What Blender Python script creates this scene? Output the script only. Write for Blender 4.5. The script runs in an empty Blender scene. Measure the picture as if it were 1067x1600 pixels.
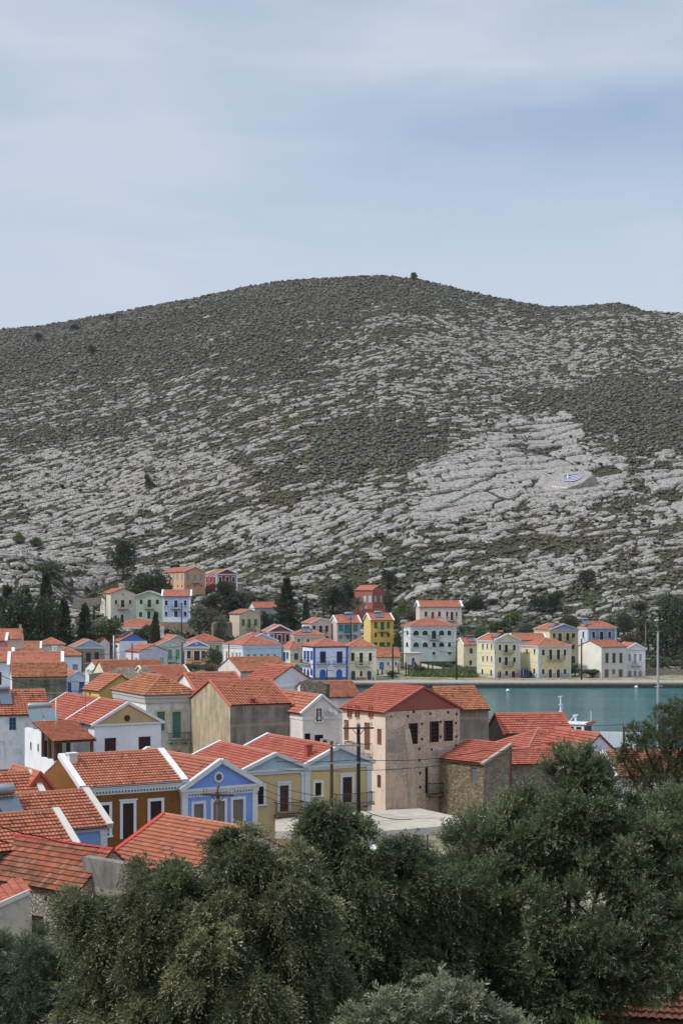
import bpy, math, random
import numpy as np
from math import sin, cos, tan, radians as R_, pi, sqrt, hypot
from mathutils import Vector, Matrix
random.seed(7)
RNG = np.random.default_rng(11)
SC = bpy.context.scene
COL = SC.collection
CX, YH, F, EYE = 533.5, 930.0, 2400.0, 20.0     # photo centre column, horizon row, focal length in photo pixels, eye height

# ------------------------------------------------------------------ camera
cam = bpy.data.cameras.new('camera')
cam.sensor_fit = 'VERTICAL'
cam.sensor_height = 36.0
cam.lens = F / 1600 * 36
cam.shift_y = (YH - 800) / 1600
cam.clip_end = 6000
co = bpy.data.objects.new('camera', cam)
co.location = (0, 0, EYE)
co.rotation_euler = (pi / 2, 0, 0)
COL.objects.link(co)
SC.camera = co

# ------------------------------------------------------------------ colours and materials
def lin(h, k=1.0):
    out = []
    for i in (0, 2, 4):
        c = int(h[i:i + 2], 16) / 255
        out.append((c / 12.92 if c <= .04045 else ((c + .055) / 1.055) ** 2.4) * k)
    return tuple(out) + (1,)

MATS = {}
class NT:
    def __init__(s, name):
        s.m = bpy.data.materials.new(name)
        s.m.use_nodes = True
        s.t = s.m.node_tree
        s.b = s.t.nodes['Principled BSDF']
    def n(s, typ, **kw):
        nd = s.t.nodes.new(typ)
        for k, v in kw.items():
            if k[0] == 'i':
                nd.inputs[int(k[1:])].default_value = v
            else:
                setattr(nd, k, v)
        return nd
    def l(s, a, b): s.t.links.new(a, b)
    def math(s, op, a, b=None, clamp=False):
        nd = s.n('ShaderNodeMath', operation=op, use_clamp=clamp)
        for i, x in enumerate((a, b)):
            if x is None: continue
            if isinstance(x, (int, float)): nd.inputs[i].default_value = x
            else: s.l(x, nd.inputs[i])
        return nd.outputs[0]
    def noise(s, vec, scale, detail=4, rough=.55):
        nd = s.n('ShaderNodeTexNoise')
        nd.inputs['Scale'].default_value = scale
        nd.inputs['Detail'].default_value = detail
        nd.inputs['Roughness'].default_value = rough
        if vec is not None: s.l(vec, nd.inputs['Vector'])
        return nd.outputs['Fac']
    def ramp(s, fac, p0, p1):
        nd = s.n('ShaderNodeMapRange', clamp=True)
        nd.inputs[1].default_value = p0; nd.inputs[2].default_value = p1
        s.l(fac, nd.inputs[0])
        return nd.outputs[0]
    def mix(s, fac, a, b, blend='MIX'):
        nd = s.n('ShaderNodeMix', data_type='RGBA', blend_type=blend)
        for sock, x in ((nd.inputs[0], fac), (nd.inputs[6], a), (nd.inputs[7], b)):
            if isinstance(x, (int, float, tuple)): sock.default_value = x
            else: s.l(x, sock)
        return nd.outputs[2]
    def pos(s, scale=(1, 1, 1)):
        g = s.n('ShaderNodeNewGeometry')
        mp = s.n('ShaderNodeMapping')
        mp.inputs['Scale'].default_value = scale
        s.l(g.outputs['Position'], mp.inputs['Vector'])
        return mp.outputs[0]
    def bump(s, h, strength, dist=.05):
        nd = s.n('ShaderNodeBump')
        nd.inputs['Strength'].default_value = strength
        nd.inputs['Distance'].default_value = dist
        s.l(h, nd.inputs['Height'])
        s.l(nd.outputs[0], s.b.inputs['Normal'])
    def done(s, colour, rough=.85, spec=.3):
        if isinstance(colour, tuple): s.b.inputs['Base Color'].default_value = colour
        else: s.l(colour, s.b.inputs['Base Color'])
        s.b.inputs['Roughness'].default_value = rough
        s.b.inputs['Specular IOR Level'].default_value = spec
        return s.m

def plaster(h, stain=.35, dark='5b564e', k=.95):
    key = ('pl', h, stain, dark)
    if key in MATS: return MATS[key]
    t = NT('plaster_' + h)
    p = t.pos()
    c = lin(h, k); gy_ = sum(c[:3]) / 3; c = tuple(x * .88 + gy_ * .12 for x in c[:3]) + (1,)
    var = t.mix(t.ramp(t.noise(p, .55, 5), .3, .7), tuple(x * .88 for x in c[:3]) + (1,), tuple(min(1, x * 1.08) for x in c[:3]) + (1,))
    streak = t.ramp(t.noise(t.pos((2.2, 2.2, .35)), 1.0, 5, .65), .52 , .78)
    blot = t.ramp(t.noise(p, 1.7, 6, .7), .5, .75)
    f = t.math('MULTIPLY', t.math('ADD', streak, blot, True), stain + .1, True)
    fin = t.mix(f, var, lin(dark, k))
    t.bump(t.noise(p, 9, 5), .35, .03)
    MATS[key] = t.done(fin, .9, .2)
    return MATS[key]

def stone(h, h2, mortar, scale=2.3, k=.95, stc='4e4a45', stf=.4):
    key = ('st', h, h2, mortar)
    if key in MATS: return MATS[key]
    t = NT('rubble_stone_' + h)
    p = t.pos((1, 1, 1.5))
    v = t.n('ShaderNodeTexVoronoi'); v.inputs['Scale'].default_value = scale
    t.l(p, v.inputs['Vector'])
    v2 = t.n('ShaderNodeTexVoronoi', feature='DISTANCE_TO_EDGE'); v2.inputs['Scale'].default_value = scale
    t.l(p, v2.inputs['Vector'])
    sp = t.n('ShaderNodeSeparateColor'); t.l(v.outputs['Color'], sp.inputs[0])
    c = t.mix(sp.outputs[0], lin(h, k), lin(h2, k))
    e = t.ramp(v2.outputs[0], .02, .12)
    c = t.mix(e, lin(mortar, k), c)
    st = t.ramp(t.noise(t.pos((1, 1, .5)), .5, 6, .65), .48, .78)
    c = t.mix(t.math('MULTIPLY', st, stf), c, lin(stc, k))
    t.bump(e, .7, .06)
    MATS[key] = t.done(c, .92, .15)
    return MATS[key]

def concrete(h, h2, k=.95):
    key = ('co', h, h2)
    if key in MATS: return MATS[key]
    t = NT('weathered_render_' + h)
    st = t.ramp(t.noise(t.pos((1.6, 1.6, .25)), 1.1, 7, .68), .36, .66)
    bl = t.ramp(t.noise(t.pos(), .8, 7, .7), .4, .65)
    c = t.mix(t.math('MULTIPLY', t.math('ADD', t.math('MULTIPLY', st, .75), t.math('MULTIPLY', bl, .5)), 1, True), lin(h, k), lin(h2, k))
    w = t.n('ShaderNodeTexWave', bands_direction='Z'); w.inputs['Scale'].default_value = .16; w.inputs['Distortion'].default_value = .6
    t.l(t.pos(), w.inputs['Vector'])
    c = t.mix(t.math('MULTIPLY', t.ramp(w.outputs['Fac'], .93, 1), .5), c, lin('a09684', k))
    t.bump(t.noise(t.pos(), 6, 6, .7), .5, .05)
    MATS[key] = t.done(c, .93, .15)
    return MATS[key]

def tile(h, h2, dirt=.25, var=.5, dark='4a3a32', k=.8):
    key = ('ti', h, h2, dirt, var)
    if key in MATS: return MATS[key]
    t = NT('clay_tile_' + h)
    uv = t.n('ShaderNodeUVMap')
    fl = t.n('ShaderNodeVectorMath', operation='FLOOR'); t.l(uv.outputs[0], fl.inputs[0])
    wn = t.n('ShaderNodeTexWhiteNoise', noise_dimensions='2D'); t.l(fl.outputs[0], wn.inputs['Vector'])
    a = t.mix(t.math('MULTIPLY', wn.outputs['Value'], var), lin(h, k), lin(h2, k))
    big = t.ramp(t.noise(t.pos(), .45, 5, .6), .38, .68)
    a = t.mix(t.math('MULTIPLY', big, .35), a, lin(h2, k * .92))
    sp = t.n('ShaderNodeSeparateColor'); t.l(wn.outputs['Color'], sp.inputs[0])
    d = t.math('MULTIPLY', t.ramp(sp.outputs[1], 1 - dirt * 1.15, 1.05), t.ramp(t.noise(t.pos(), 1.1, 5), .35, .6))
    a = t.mix(d, a, lin(dark, k))
    pale = t.math('MULTIPLY', t.ramp(sp.outputs[2], .72, 1.0), .35)
    a = t.mix(pale, a, lin('cfa28a', k))
    a = t.mix(.1, a, lin('8a7a70', k))
    MATS[key] = t.done(a, .88, .2)
    return MATS[key]

def paint(h, rough=.55, k=.85, wear=.15):
    key = ('pa', h, rough)
    if key in MATS: return MATS[key]
    t = NT('paint_' + h)
    c = lin(h, k)
    f = t.ramp(t.noise(t.pos(), 3.5, 5, .7), .45, .75)
    MATS[key] = t.done(t.mix(t.math('MULTIPLY', f, wear * 2), c, tuple(x * .62 for x in c[:3]) + (1,)), rough, .3)
    return MATS[key]

def glass():
    if 'glass' in MATS: return MATS['glass']
    t = NT('window_glass')
    m = t.done(lin('23272b'), .12, .5)
    MATS['glass'] = m
    return m

def metal(h, rough=.35, met=.7):
    key = ('me', h)
    if key in MATS: return MATS[key]
    t = NT('metal_' + h)
    t.b.inputs['Metallic'].default_value = met
    MATS[key] = t.done(t.mix(t.noise(t.pos(), 5, 3), lin(h, .8), lin(h, .65)), rough, .5)
    return MATS[key]

def leafmat(name, c1, c2, c3, trans=.25):
    t = NT(name)
    at = t.n('ShaderNodeAttribute', attribute_name='tone')
    g = t.n('ShaderNodeNewGeometry')
    a = t.mix(t.ramp(at.outputs['Fac'], 0, .6), lin(c1), lin(c2))
    a = t.mix(t.ramp(at.outputs['Fac'], .62, 1), a, lin(c3))
    t.l(a, t.b.inputs['Base Color'])
    t.b.inputs['Roughness'].default_value = .42
    t.b.inputs['Specular IOR Level'].default_value = .45
    tr = t.n('ShaderNodeBsdfTranslucent'); t.l(a, tr.inputs[0])
    mx = t.n('ShaderNodeMixShader'); mx.inputs[0].default_value = trans
    t.l(t.b.outputs[0], mx.inputs[1]); t.l(tr.outputs[0], mx.inputs[2])
    t.l(mx.outputs[0], t.t.nodes['Material Output'].inputs[0])
    return t.m

# ------------------------------------------------------------------ objects
def tag(o, label=None, cat=None, group=None, kind=None):
    if label: o['label'] = label
    if cat: o['category'] = cat
    if group: o['group'] = group
    if kind: o['kind'] = kind
    return o

def empty(name, loc, label, cat, group=None, rz=0):
    o = bpy.data.objects.new(name, None)
    o.location = loc; o.rotation_euler = (0, 0, rz)
    o.empty_display_size = .3
    COL.objects.link(o)
    return tag(o, label, cat, group)

def link(name, me, parent=None, loc=(0, 0, 0)):
    o = bpy.data.objects.new(name, me)
    o.location = loc
    COL.objects.link(o)
    if parent: o.parent = parent
    return o

class MB:
    def __init__(s): s.v = []; s.f = []; s.m = []
    def poly(s, pts, mi=0):
        b = len(s.v); s.v += [tuple(p) for p in pts]
        s.f.append(tuple(range(b, b + len(pts)))); s.m.append(mi)
    def box(s, a, b, mi=0):
        x0, x1 = sorted((a[0], b[0])); y0, y1 = sorted((a[1], b[1])); z0, z1 = sorted((a[2], b[2]))
        k = len(s.v)
        s.v += [(x0, y0, z0), (x1, y0, z0), (x1, y1, z0), (x0, y1, z0), (x0, y0, z1), (x1, y0, z1), (x1, y1, z1), (x0, y1, z1)]
        for q in ((0, 3, 2, 1), (4, 5, 6, 7), (0, 1, 5, 4), (1, 2, 6, 5), (2, 3, 7, 6), (3, 0, 4, 7)):
            s.f.append(tuple(k + i for i in q)); s.m.append(mi)
    def bar(s, p, q, w, h, mi=0, up=(0, 0, 1)):
        p, q = Vector(p), Vector(q); d = (q - p).normalized()
        u = Vector(up); x = d.cross(u)
        if x.length < 1e-4: x = d.cross(Vector((1, 0, 0)))
        x.normalize(); y = x.cross(d)
        k = len(s.v)
        for e in (p, q):
            for a, b in ((-1, -1), (1, -1), (1, 1), (-1, 1)):
                s.v.append(tuple(e + x * a * w / 2 + y * b * h / 2))
        for qd in ((3, 2, 1, 0), (4, 5, 6, 7), (0, 1, 5, 4), (1, 2, 6, 5), (2, 3, 7, 6), (3, 0, 4, 7)):
            s.f.append(tuple(k + i for i in qd)); s.m.append(mi)
    def tube(s, pts, rad, n=8, mi=0, cap=True):
        pts = [Vector(p) for p in pts]
        if not isinstance(rad, (list, tuple)): rad = [rad] * len(pts)
        k = len(s.v)
        prev = None
        for i, p in enumerate(pts):
            d = (pts[min(i + 1, len(pts) - 1)] - pts[max(i - 1, 0)]).normalized()
            x = prev - d * prev.dot(d) if prev else d.cross(Vector((0, 0, 1)))
            if x.length < 1e-4: x = d.cross(Vector((1, 0, 0)))
            x.normalize(); prev = x; y = d.cross(x)
            for j in range(n):
                a = 2 * pi * j / n
                s.v.append(tuple(p + (x * cos(a) + y * sin(a)) * rad[i]))
        for i in range(len(pts) - 1):
            for j in range(n):
                a, b = k + i * n + j, k + i * n + (j + 1) % n
                s.f.append((a, b, b + n, a + n)); s.m.append(mi)
        if cap:
            s.f.append(tuple(k + j for j in reversed(range(n)))); s.m.append(mi)
            e = k + (len(pts) - 1) * n
            s.f.append(tuple(e + j for j in range(n))); s.m.append(mi)
    def lathe(s, prof, c=(0, 0, 0), n=14, mi=0):
        k = len(s.v)
        for r, z in prof:
            for j in range(n):
                a = 2 * pi * j / n
                s.v.append((c[0] + r * cos(a), c[1] + r * sin(a), c[2] + z))
        for i in range(len(prof) - 1):
            for j in range(n):
                a, b = k + i * n + j, k + i * n + (j + 1) % n
                s.f.append((a, b, b + n, a + n)); s.m.append(mi)
    def build(s, name, mats, parent=None, smooth=False, loc=(0, 0, 0)):
        if not isinstance(mats, (list, tuple)): mats = [mats]
        me = bpy.data.meshes.new(name)
        me.from_pydata(s.v, [], s.f)
        for m in mats: me.materials.append(m)
        me.polygons.foreach_set('material_index', s.m)
        if smooth: me.polygons.foreach_set('use_smooth', [True] * len(s.f))
        me.update()
        return link(name, me, parent, loc)

def npmesh(name, V, Fq, mats, smooth=False, attrs=None, mi=None):
    """numpy vertices (n,3) and faces (m,k)"""
    me = bpy.data.meshes.new(name)
    n, m, k = len(V), len(Fq), Fq.shape[1]
    me.vertices.add(n); me.vertices.foreach_set('co', V.astype(np.float32).ravel())
    me.loops.add(m * k); me.loops.foreach_set('vertex_index', Fq.astype(np.int32).ravel())
    me.polygons.add(m)
    me.polygons.foreach_set('loop_start', np.arange(0, m * k, k, dtype=np.int32))
    for mm in (mats if isinstance(mats, (list, tuple)) else [mats]): me.materials.append(mm)
    if smooth: me.polygons.foreach_set('use_smooth', np.ones(m, bool))
    if mi is not None: me.polygons.foreach_set('material_index', mi.astype(np.int32))
    for nm, arr in (attrs or {}).items():
        at = me.attributes.new(nm, 'FLOAT', 'POINT'); at.data.foreach_set('value', arr.astype(np.float32))
    me.update(calc_edges=True)
    return me

def copy_tree(o, parent=None):
    c = o.copy(); COL.objects.link(c)
    if parent: c.parent = parent
    for ch in o.children: copy_tree(ch, c)
    return c

def at(px, py, Y):
    return Vector(((px - CX) * Y / F, Y, EYE - (py - YH) * Y / F))

# ------------------------------------------------------------------ terrain
def hsh(ix, iy, s):
    n = np.sin(ix * 127.1 + iy * 311.7 + s * 74.7) * 43758.5453
    return n - np.floor(n)
def vnoise(x, y, s=0):
    ix, iy = np.floor(x), np.floor(y); fx, fy = x - ix, y - iy
    fx = fx * fx * (3 - 2 * fx); fy = fy * fy * (3 - 2 * fy)
    a, b, c, d = hsh(ix, iy, s), hsh(ix + 1, iy, s), hsh(ix, iy + 1, s), hsh(ix + 1, iy + 1, s)
    return (a * (1 - fx) + b * fx) * (1 - fy) + (c * (1 - fx) + d * fx) * fy
def fbm(x, y, o=4, s=0):
    t = 0; a = .5
    for i in range(o):
        t = t + a * vnoise(x, y, s + i); x = x * 2.03 + 1.7; y = y * 2.03 + 9.2; a *= .5
    return t / (1 - .5 ** o)
def voro(x, y, s=0):
    ix, iy = np.floor(x), np.floor(y)
    f1 = np.full(x.shape, 9.0); f2 = np.full(x.shape, 9.0); rid = np.zeros(x.shape); ox = np.zeros(x.shape); oy = np.zeros(x.shape)
    for dx in (-1, 0, 1):
        for dy in (-1, 0, 1):
            cx, cy = ix + dx, iy + dy
            jx = cx + .1 + .8 * hsh(cx, cy, s); jy = cy + .1 + .8 * hsh(cx, cy, s + 5)
            d = np.hypot(x - jx, y - jy)
            near = d < f1
            f2 = np.where(near, f1, np.minimum(f2, d))
            f1 = np.where(near, d, f1)
            rid = np.where(near, hsh(cx, cy, s + 9), rid)
            ox = np.where(near, x - jx, ox); oy = np.where(near, y - jy, oy)
    return f1, f2 - f1, rid, ox, oy
def sstep(a, b, x):
    t = np.clip((x - a) / (b - a), 0, 1); return t * t * (3 - 2 * t)

CREST_X = np.array([-600, -300, 0, 60, 180, 300, 400, 450, 520, 600, 650, 700, 770, 850, 900, 960, 985, 1005, 1067, 1300, 1700])
CREST_Y = np.array([600, 545, 514, 509, 488, 466, 445, 437, 433, 430, 435, 447, 463, 478, 478, 473, 477, 485, 489, 505, 560])
YC, Y0 = 1050.0, 390.0
GY = np.array([-40, 0, 10, 20, 30, 42, 50, 60, 70, 90, 110, 130, 160, 300, 338, 341.6, 352, 400])
GZ = np.array([21, 18.3, 15.6, 12.6, 9.8, 7.2, 6.2, 5, 4.2, 3.1, 2.4, 2.0, 1.4, .85, .9, 1.12, 1.25, 1.7])
CTRL = []           # (x, y, z) house feet that the slope has to meet
# shore of the harbour basin (plan view)
SHORE = [(1, 331.5), (1, 225), (14, 182), (25, 172), (27, 138), (60, 131), (400, 128), (400, 331.5)]
def inwater(X, Y):
    """signed metres inside the basin (positive in water)"""
    d = np.full(X.shape, 1e9); ins = np.zeros(X.shape, bool)
    n = len(SHORE)
    for i in range(n):
        x1, y1 = SHORE[i]; x2, y2 = SHORE[(i + 1) % n]
        t = np.clip(((X - x1) * (x2 - x1) + (Y - y1) * (y2 - y1)) / ((x2 - x1) ** 2 + (y2 - y1) ** 2), 0, 1)
        d = np.minimum(d, np.hypot(X - x1 - t * (x2 - x1), Y - y1 - t * (y2 - y1)))
        c = ((y1 > Y) != (y2 > Y))
        with np.errstate(divide='ignore', invalid='ignore'):
            ins ^= c & (X < (x2 - x1) * (Y - y1) / (y2 - y1 if y2 != y1 else 1e-9) + x1)
    return np.where(ins, d, -d)

def base_land(X, Y):
    X = np.asarray(X, float); Y = np.asarray(Y, float)
    flat = np.interp(Y, GY, GZ)
    Ys = np.maximum(Y, 60)
    px = CX + F * X / Ys
    zc = EYE + (YH - np.interp(px, CREST_X, CREST_Y)) * YC / F
    t = np.clip((Y - Y0) / (YC - Y0), 0, None)
    g = np.where(t < 1, t ** 1.15, 1 - (t - 1) * .9)
    z = np.where(Y > Y0, np.maximum(flat, 1.6 + (zc - 1.6) * g), flat)
    z = z + 15 * np.exp(-((X + 108) / 34) ** 2 - ((Y - 462) / 32) ** 2)
    # broad gullies and swells
    z = z + sstep(430, 620, Y) * sstep(1.02, .9, t) * (fbm(X / 90, Y / 140, 3, 3) - .5) * 11
    return z
def land(X, Y):
    z = base_land(X, Y)
    X = np.asarray(X, float); Y = np.asarray(Y, float)
    num = np.zeros(np.shape(z)); den = np.zeros(np.shape(z)) + .3
    for (cx, cy, r) in CTRL:
        w = np.exp(-((X - cx) ** 2 + (Y - cy) ** 2) / 10.0 ** 2)
        num = num + w * r; den = den + w
    z = z + num / den
    s = inwater(X, Y)
    return z - sstep(-.4, 1.2, s) * (z + 3)
def landz(x, y): return float(land(np.array([x]), np.array([y]))[0])
# ------------------------------------------------------------------ roofs
def tile_plane(mb, uvs, o, e, s, L, a0, a1, b0, b1, lod, th=.09, soffit=True):
    """Barrel tiles on one roof plane. o: eave origin, e: unit eave direction, s: unit up-slope direction,
    L: slope length, a0..a1 eave extent at the bottom, b0..b1 at the top."""
    o, e, s = Vector(o), Vector(e), Vector(s)
    n = e.cross(s)
    if n.z < 0: n = -n
    pitch, course = ((.2, .31), (.28, .35), (.45, .45))[lod]
    amp, step = ((.045, .07), (.05, .075), (.0, .06))[lod]
    lo, hi = min(a0, b0), max(a1, b1)
    nc = max(1, int(round((hi - lo) / pitch)))
    per = (6, 4, 1)[lod]
    us = [lo + (hi - lo) * i / (nc * per) for i in range(nc * per + 1)]
    if lod == 2: us = [lo, hi]
    hs = [amp * (abs(sin(pi * i / per)) ** .8 if per > 1 else 0) for i in range(len(us))]
    nr = max(1, int(round(L / course)))
    k = len(mb.v); nu = len(us)
    for r in range(nr):
        for h in (0, 1):
            v = L * (r + h) / nr
            lim = v / L
            l_, h_ = a0 + (b0 - a0) * lim, a1 + (b1 - a1) * lim
            for i, u in enumerate(us):
                uu = min(max(u, l_), h_)
                w = hs[i] + (step if h == 0 else 0)
                p = o + e * uu + s * v + n * w
                mb.v.append(tuple(p))
                uvs.append((uu / pitch + .01, r + (.02 if h == 0 else .98)))
    for row in range(2 * nr - 1):
        for i in range(nu - 1):
            a = k + row * nu + i
            mb.f.append((a, a + 1, a + 1 + nu, a + nu)); mb.m.append(0)
    # underside board
    q = [o + e * a0, o + e * a1, o + e * b1 + s * L, o + e * b0 + s * L]
    if hypot(b1 - b0, 0) < 1e-3: q = q[:3]
    k = len(mb.v); m_ = len(q)
    for d in (-.015, -th):
        for p in q:
            mb.v.append(tuple(p + n * d)); uvs.append((.3, .3))
    mb.f.append(tuple(k + m_ + i for i in reversed(range(m_)))); mb.m.append(1)
    for i in range(m_):
        j = (i + 1) % m_
        mb.f.append((k + i, k + m_ + i, k + m_ + j, k + j)); mb.m.append(1)

def roof_mesh(name, planes, mats, parent, lod):
    mb = MB(); uvs = []
    for p in planes: tile_plane(mb, uvs, *p, lod=lod)
    ob = mb.build(name, mats, parent)
    me = ob.data
    ul = me.uv_layers.new(name='UVMap')
    idx = np.empty(len(me.loops), np.int32); me.loops.foreach_get('vertex_index', idx)
    ul.data.foreach_set('uv', np.array(uvs, np.float32)[idx].ravel())
    return ob

def planes_for(kind, W, D, h, rise, o=.28, og=.1):
    out = []
    if kind == 'gR':
        sl = rise / (D / 2); L = hypot(D / 2 + o, rise + sl * o); c, s_ = (D / 2 + o) / L, (rise + sl * o) / L
        z = h - sl * o
        out.append(((0, -o, z), (1, 0, 0), (0, c, s_), L, -og, W + og, -og, W + og))
        out.append(((0, D + o, z), (1, 0, 0), (0, -c, s_), L, -og, W + og, -og, W + og))
    elif kind == 'gL':
        sl = rise / (W / 2); L = hypot(W / 2 + o, rise + sl * o); c, s_ = (W / 2 + o) / L, (rise + sl * o) / L
        z = h - sl * o
        out.append(((-o, 0, z), (0, 1, 0), (c, 0, s_), L, -og, D + og, -og, D + og))
        out.append(((W + o, 0, z), (0, 1, 0), (-c, 0, s_), L, -og, D + og, -og, D + og))
    elif kind == 'hip':
        m = min(W, D) / 2; sl = rise / m; L = hypot(m + o, rise + sl * o); c, s_ = (m + o) / L, (rise + sl * o) / L
        z = h - sl * o
        out.append(((0, -o, z), (1, 0, 0), (0, c, s_), L, -o, W + o, m, W - m))
        out.append(((0, D + o, z), (1, 0, 0), (0, -c, s_), L, -o, W + o, m, W - m))
        out.append(((-o, 0, z), (0, 1, 0), (c, 0, s_), L, -o, D + o, m, D - m))
        out.append(((W + o, 0, z), (0, 1, 0), (-c, 0, s_), L, -o, D + o, m, D - m))
        # the short planes meet the ridge where the long ones do
        if W > D: out[0] = out[0][:4] + (-o, W + o, D / 2, W - D / 2); out[1] = out[1][:4] + (-o, W + o, D / 2, W - D / 2)
    elif kind == 'shedR':
        sl = rise / W; L = hypot(W + o + .1, sl * (W + o + .1)); c, s_ = (W + o + .1) / L, sl * (W + o + .1) / L
        out.append(((-o, 0, h - sl * o), (0, 1, 0), (c, 0, s_), L, -og, D + og, -og, D + og))
    elif kind == 'shedL':      # low at the R facade, high at the back
        sl = rise / D; L = hypot(D + o, sl * (D + o)); c, s_ = D / hypot(D, rise), rise / hypot(D, rise)
        out.append(((0, -o, h - sl * o), (1, 0, 0), (0, c, s_), L, -og, W + og, -og, W + og))
    return out

# ------------------------------------------------------------------ houses
HOUSES = []
def house(label, xl, xc, xr, Y, ye, th, roof, rise, wall, **kw):
    HOUSES.append(dict(label=label, xl=xl, xc=xc, xr=xr, Y=Y, ye=ye, th=th, roof=roof, rise=rise, wall=wall, **kw))

def geom(h):
    th = R_(h['th']); d1 = (cos(th), sin(th)); d2 = (-sin(th), cos(th))
    C = ((h['xc'] - CX) * h['Y'] / F, h['Y'])
    def solve(px, d):
        a = (px - CX) / F
        return (a * C[1] - C[0]) / (d[0] - a * d[1])
    W = h.get('W') or solve(h['xr'], d1)
    D = h.get('D') or solve(h['xl'], d2)
    return th, d1, d2, C, W, D, solve

def collect_controls():
    for h in HOUSES:
        if not h.get('yb') and 335 < h['Y'] < 358 and h['xc'] > 470: h['yb'] = YH + (EYE - 1.15) * F / h['Y']
        if h.get('yb'):
            th, d1, d2, C, W, D, _ = geom(h)
            z = EYE - (h['yb'] - YH) * h['Y'] / F
            h['zb'] = z
            for u, v in ((0, 0), (W, 0), (0, D), (W, D), (W / 2, -2)):
                x = C[0] + d1[0] * u + d2[0] * v; y = C[1] + d1[1] * u + d2[1] * v
                CTRL.append((x, y, z - float(base_land(np.array([x]), np.array([y]))[0])))

class Facade:
    """R: the plane v=0 facing -v, run along u.  L: the plane u=0 facing -u, run along v."""
    def __init__(s, which): s.w = which
    def pt(s, t, z, d): return (t, -d, z) if s.w == 'R' else (-d, t, z)
    def box(s, mb, t0, t1, z0, z1, d0, d1, mi=0): mb.box(s.pt(t0, z0, d0), s.pt(t1, z1, d1), mi)
    def poly(s, mb, pts, d, mi=0):
        q = [s.pt(t, z, d) for t, z in pts]
        mb.poly(q if s.w == 'R' else q[::-1], mi)

def arch_pts(t0, t1, z0, z1, n=8):
    c, r = (t0 + t1) / 2, (t1 - t0) / 2
    zs = max(z0 + .1, z1 - r)
    return [(t0, z0), (t1, z0)] + [(c + r * cos(a), zs + (z1 - zs) * sin(a)) for a in [pi * i / n for i in range(n + 1)]]

def build_opening(fc, typ, colr, t0, t1, z0, z1, sur, root, near, proud=False):
    t0, t1 = min(t0, t1), max(t0, t1)
    arch = typ in 'aA'
    isdoor = typ in 'dA'
    nm = 'door' if isdoor else 'window'
    body = MB(); fr = .07 if near else .09
    if arch:
        for k, (g, d0, d1) in enumerate(((.16, 0, .05),)):
            P = arch_pts(t0 - g, t1 + g, z0 if isdoor else z0 - g, z1 + g)
            fc.poly(body, P, d1)
            m = len(P)
            for i in range(m):
                a, b = P[i], P[(i + 1) % m]
                body.poly([fc.pt(*a, d1), fc.pt(*a, d0), fc.pt(*b, d0), fc.pt(*b, d1)])
        w = body.build(nm, paint(sur or 'd9d6cf', .8), root)
        pb = MB()
        P = arch_pts(t0, t1, z0, z1); fc.poly(pb, P, .075); m = len(P)
        for i in range(m):
            a, b = P[i], P[(i + 1) % m]
            pb.poly([fc.pt(*a, .075), fc.pt(*a, .05), fc.pt(*b, .05), fc.pt(*b, .075)])
        pb.build('door_panel' if isdoor else 'pane_or_dark_sheet', paint(colr) if colr else glass(), w)
        return w
    dm = .06 if proud else -.07
    # frame inside the opening
    for a, b, c, d in ((t0, t0 + fr, z0, z1), (t1 - fr, t1, z0, z1), (t0 + fr, t1 - fr, z1 - fr, z1), (t0 + fr, t1 - fr, z0, z0 + fr)):
        fc.box(body, a, b, c, d, dm - .05, dm)
    if typ == 'w':
        mid = (t0 + t1) / 2
        fc.box(body, mid - .03, mid + .03, z0 + fr, z1 - fr, dm - .05, dm)
        for q in (.36, .68): fc.box(body, t0 + fr, t1 - fr, z0 + (z1 - z0) * q - .02, z0 + (z1 - z0) * q + .02, dm - .045, dm - .005)
    fcol = {'o': '3a2a22', 's': colr, 'd': colr, 'w': colr}[typ] or 'd9d6cf'
    w = body.build(nm, paint(fcol), root)
    if sur:
        sb = MB(); g = .17
        for a, b, c, d in ((t0 - g, t0, z0, z1), (t1, t1 + g, z0, z1), (t0 - g, t1 + g, z1, z1 + g)):
            fc.box(sb, a, b, c, d, 0.001, .05)
        if not isdoor: fc.box(sb, t0 - g - .05, t1 + g + .05, z0 - .1, z0, .001, .1)
        elif near: fc.box(sb, t0 - g - .06, t1 + g + .06, z1 + g, z1 + g + .08, .001, .09)
        sb.build('surround', paint(sur, .8), w)
    if typ in 'wo':
        pb = MB(); fc.poly(pb, [(t0, z0), (t1, z0), (t1, z1), (t0, z1)], dm - .06 if typ == 'w' else -.118)
        pb.build('pane_or_dark_sheet', glass() if typ == 'w' else paint('1d1815', .9), w)  # in open windows a dark sheet stands in for the unlit interior
        if typ == 'o':
            pb = MB(); mid = (t0 + t1) / 2
            fc.box(pb, t0 + fr, mid - (t1 - t0) * .22, z0 + fr, z1 - fr, dm - .04, dm - .01)
            for q in range(5):
                zz = z0 + fr + (z1 - z0 - 2 * fr) * (q + .5) / 5
                fc.box(pb, mid - (t1 - t0) * .2, t1 - fr, zz - .015, zz + .015, dm - .045, dm - .02)
            pb.build('broken_shutter', paint('4a3529'), w)
    else:
        mid = (t0 + t1) / 2
        for a, b in ((t0 + fr, mid - .008), (mid + .008, t1 - fr)):
            pb = MB(); fc.box(pb, a, b, z0 + fr, z1 - fr, dm - .05, dm - .02)
            if near:
                nq = max(4, int((z1 - z0) / .09))
                for q in range(nq):
                    zz = z0 + fr + .05 + (z1 - z0 - 2 * fr - .1) * q / nq
                    fc.box(pb, a + .05, b - .05, zz, zz + .03, dm - .02, dm + .0)
            pb.build('door_leaf' if isdoor else 'shutter', paint(colr), w)
    return w

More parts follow.
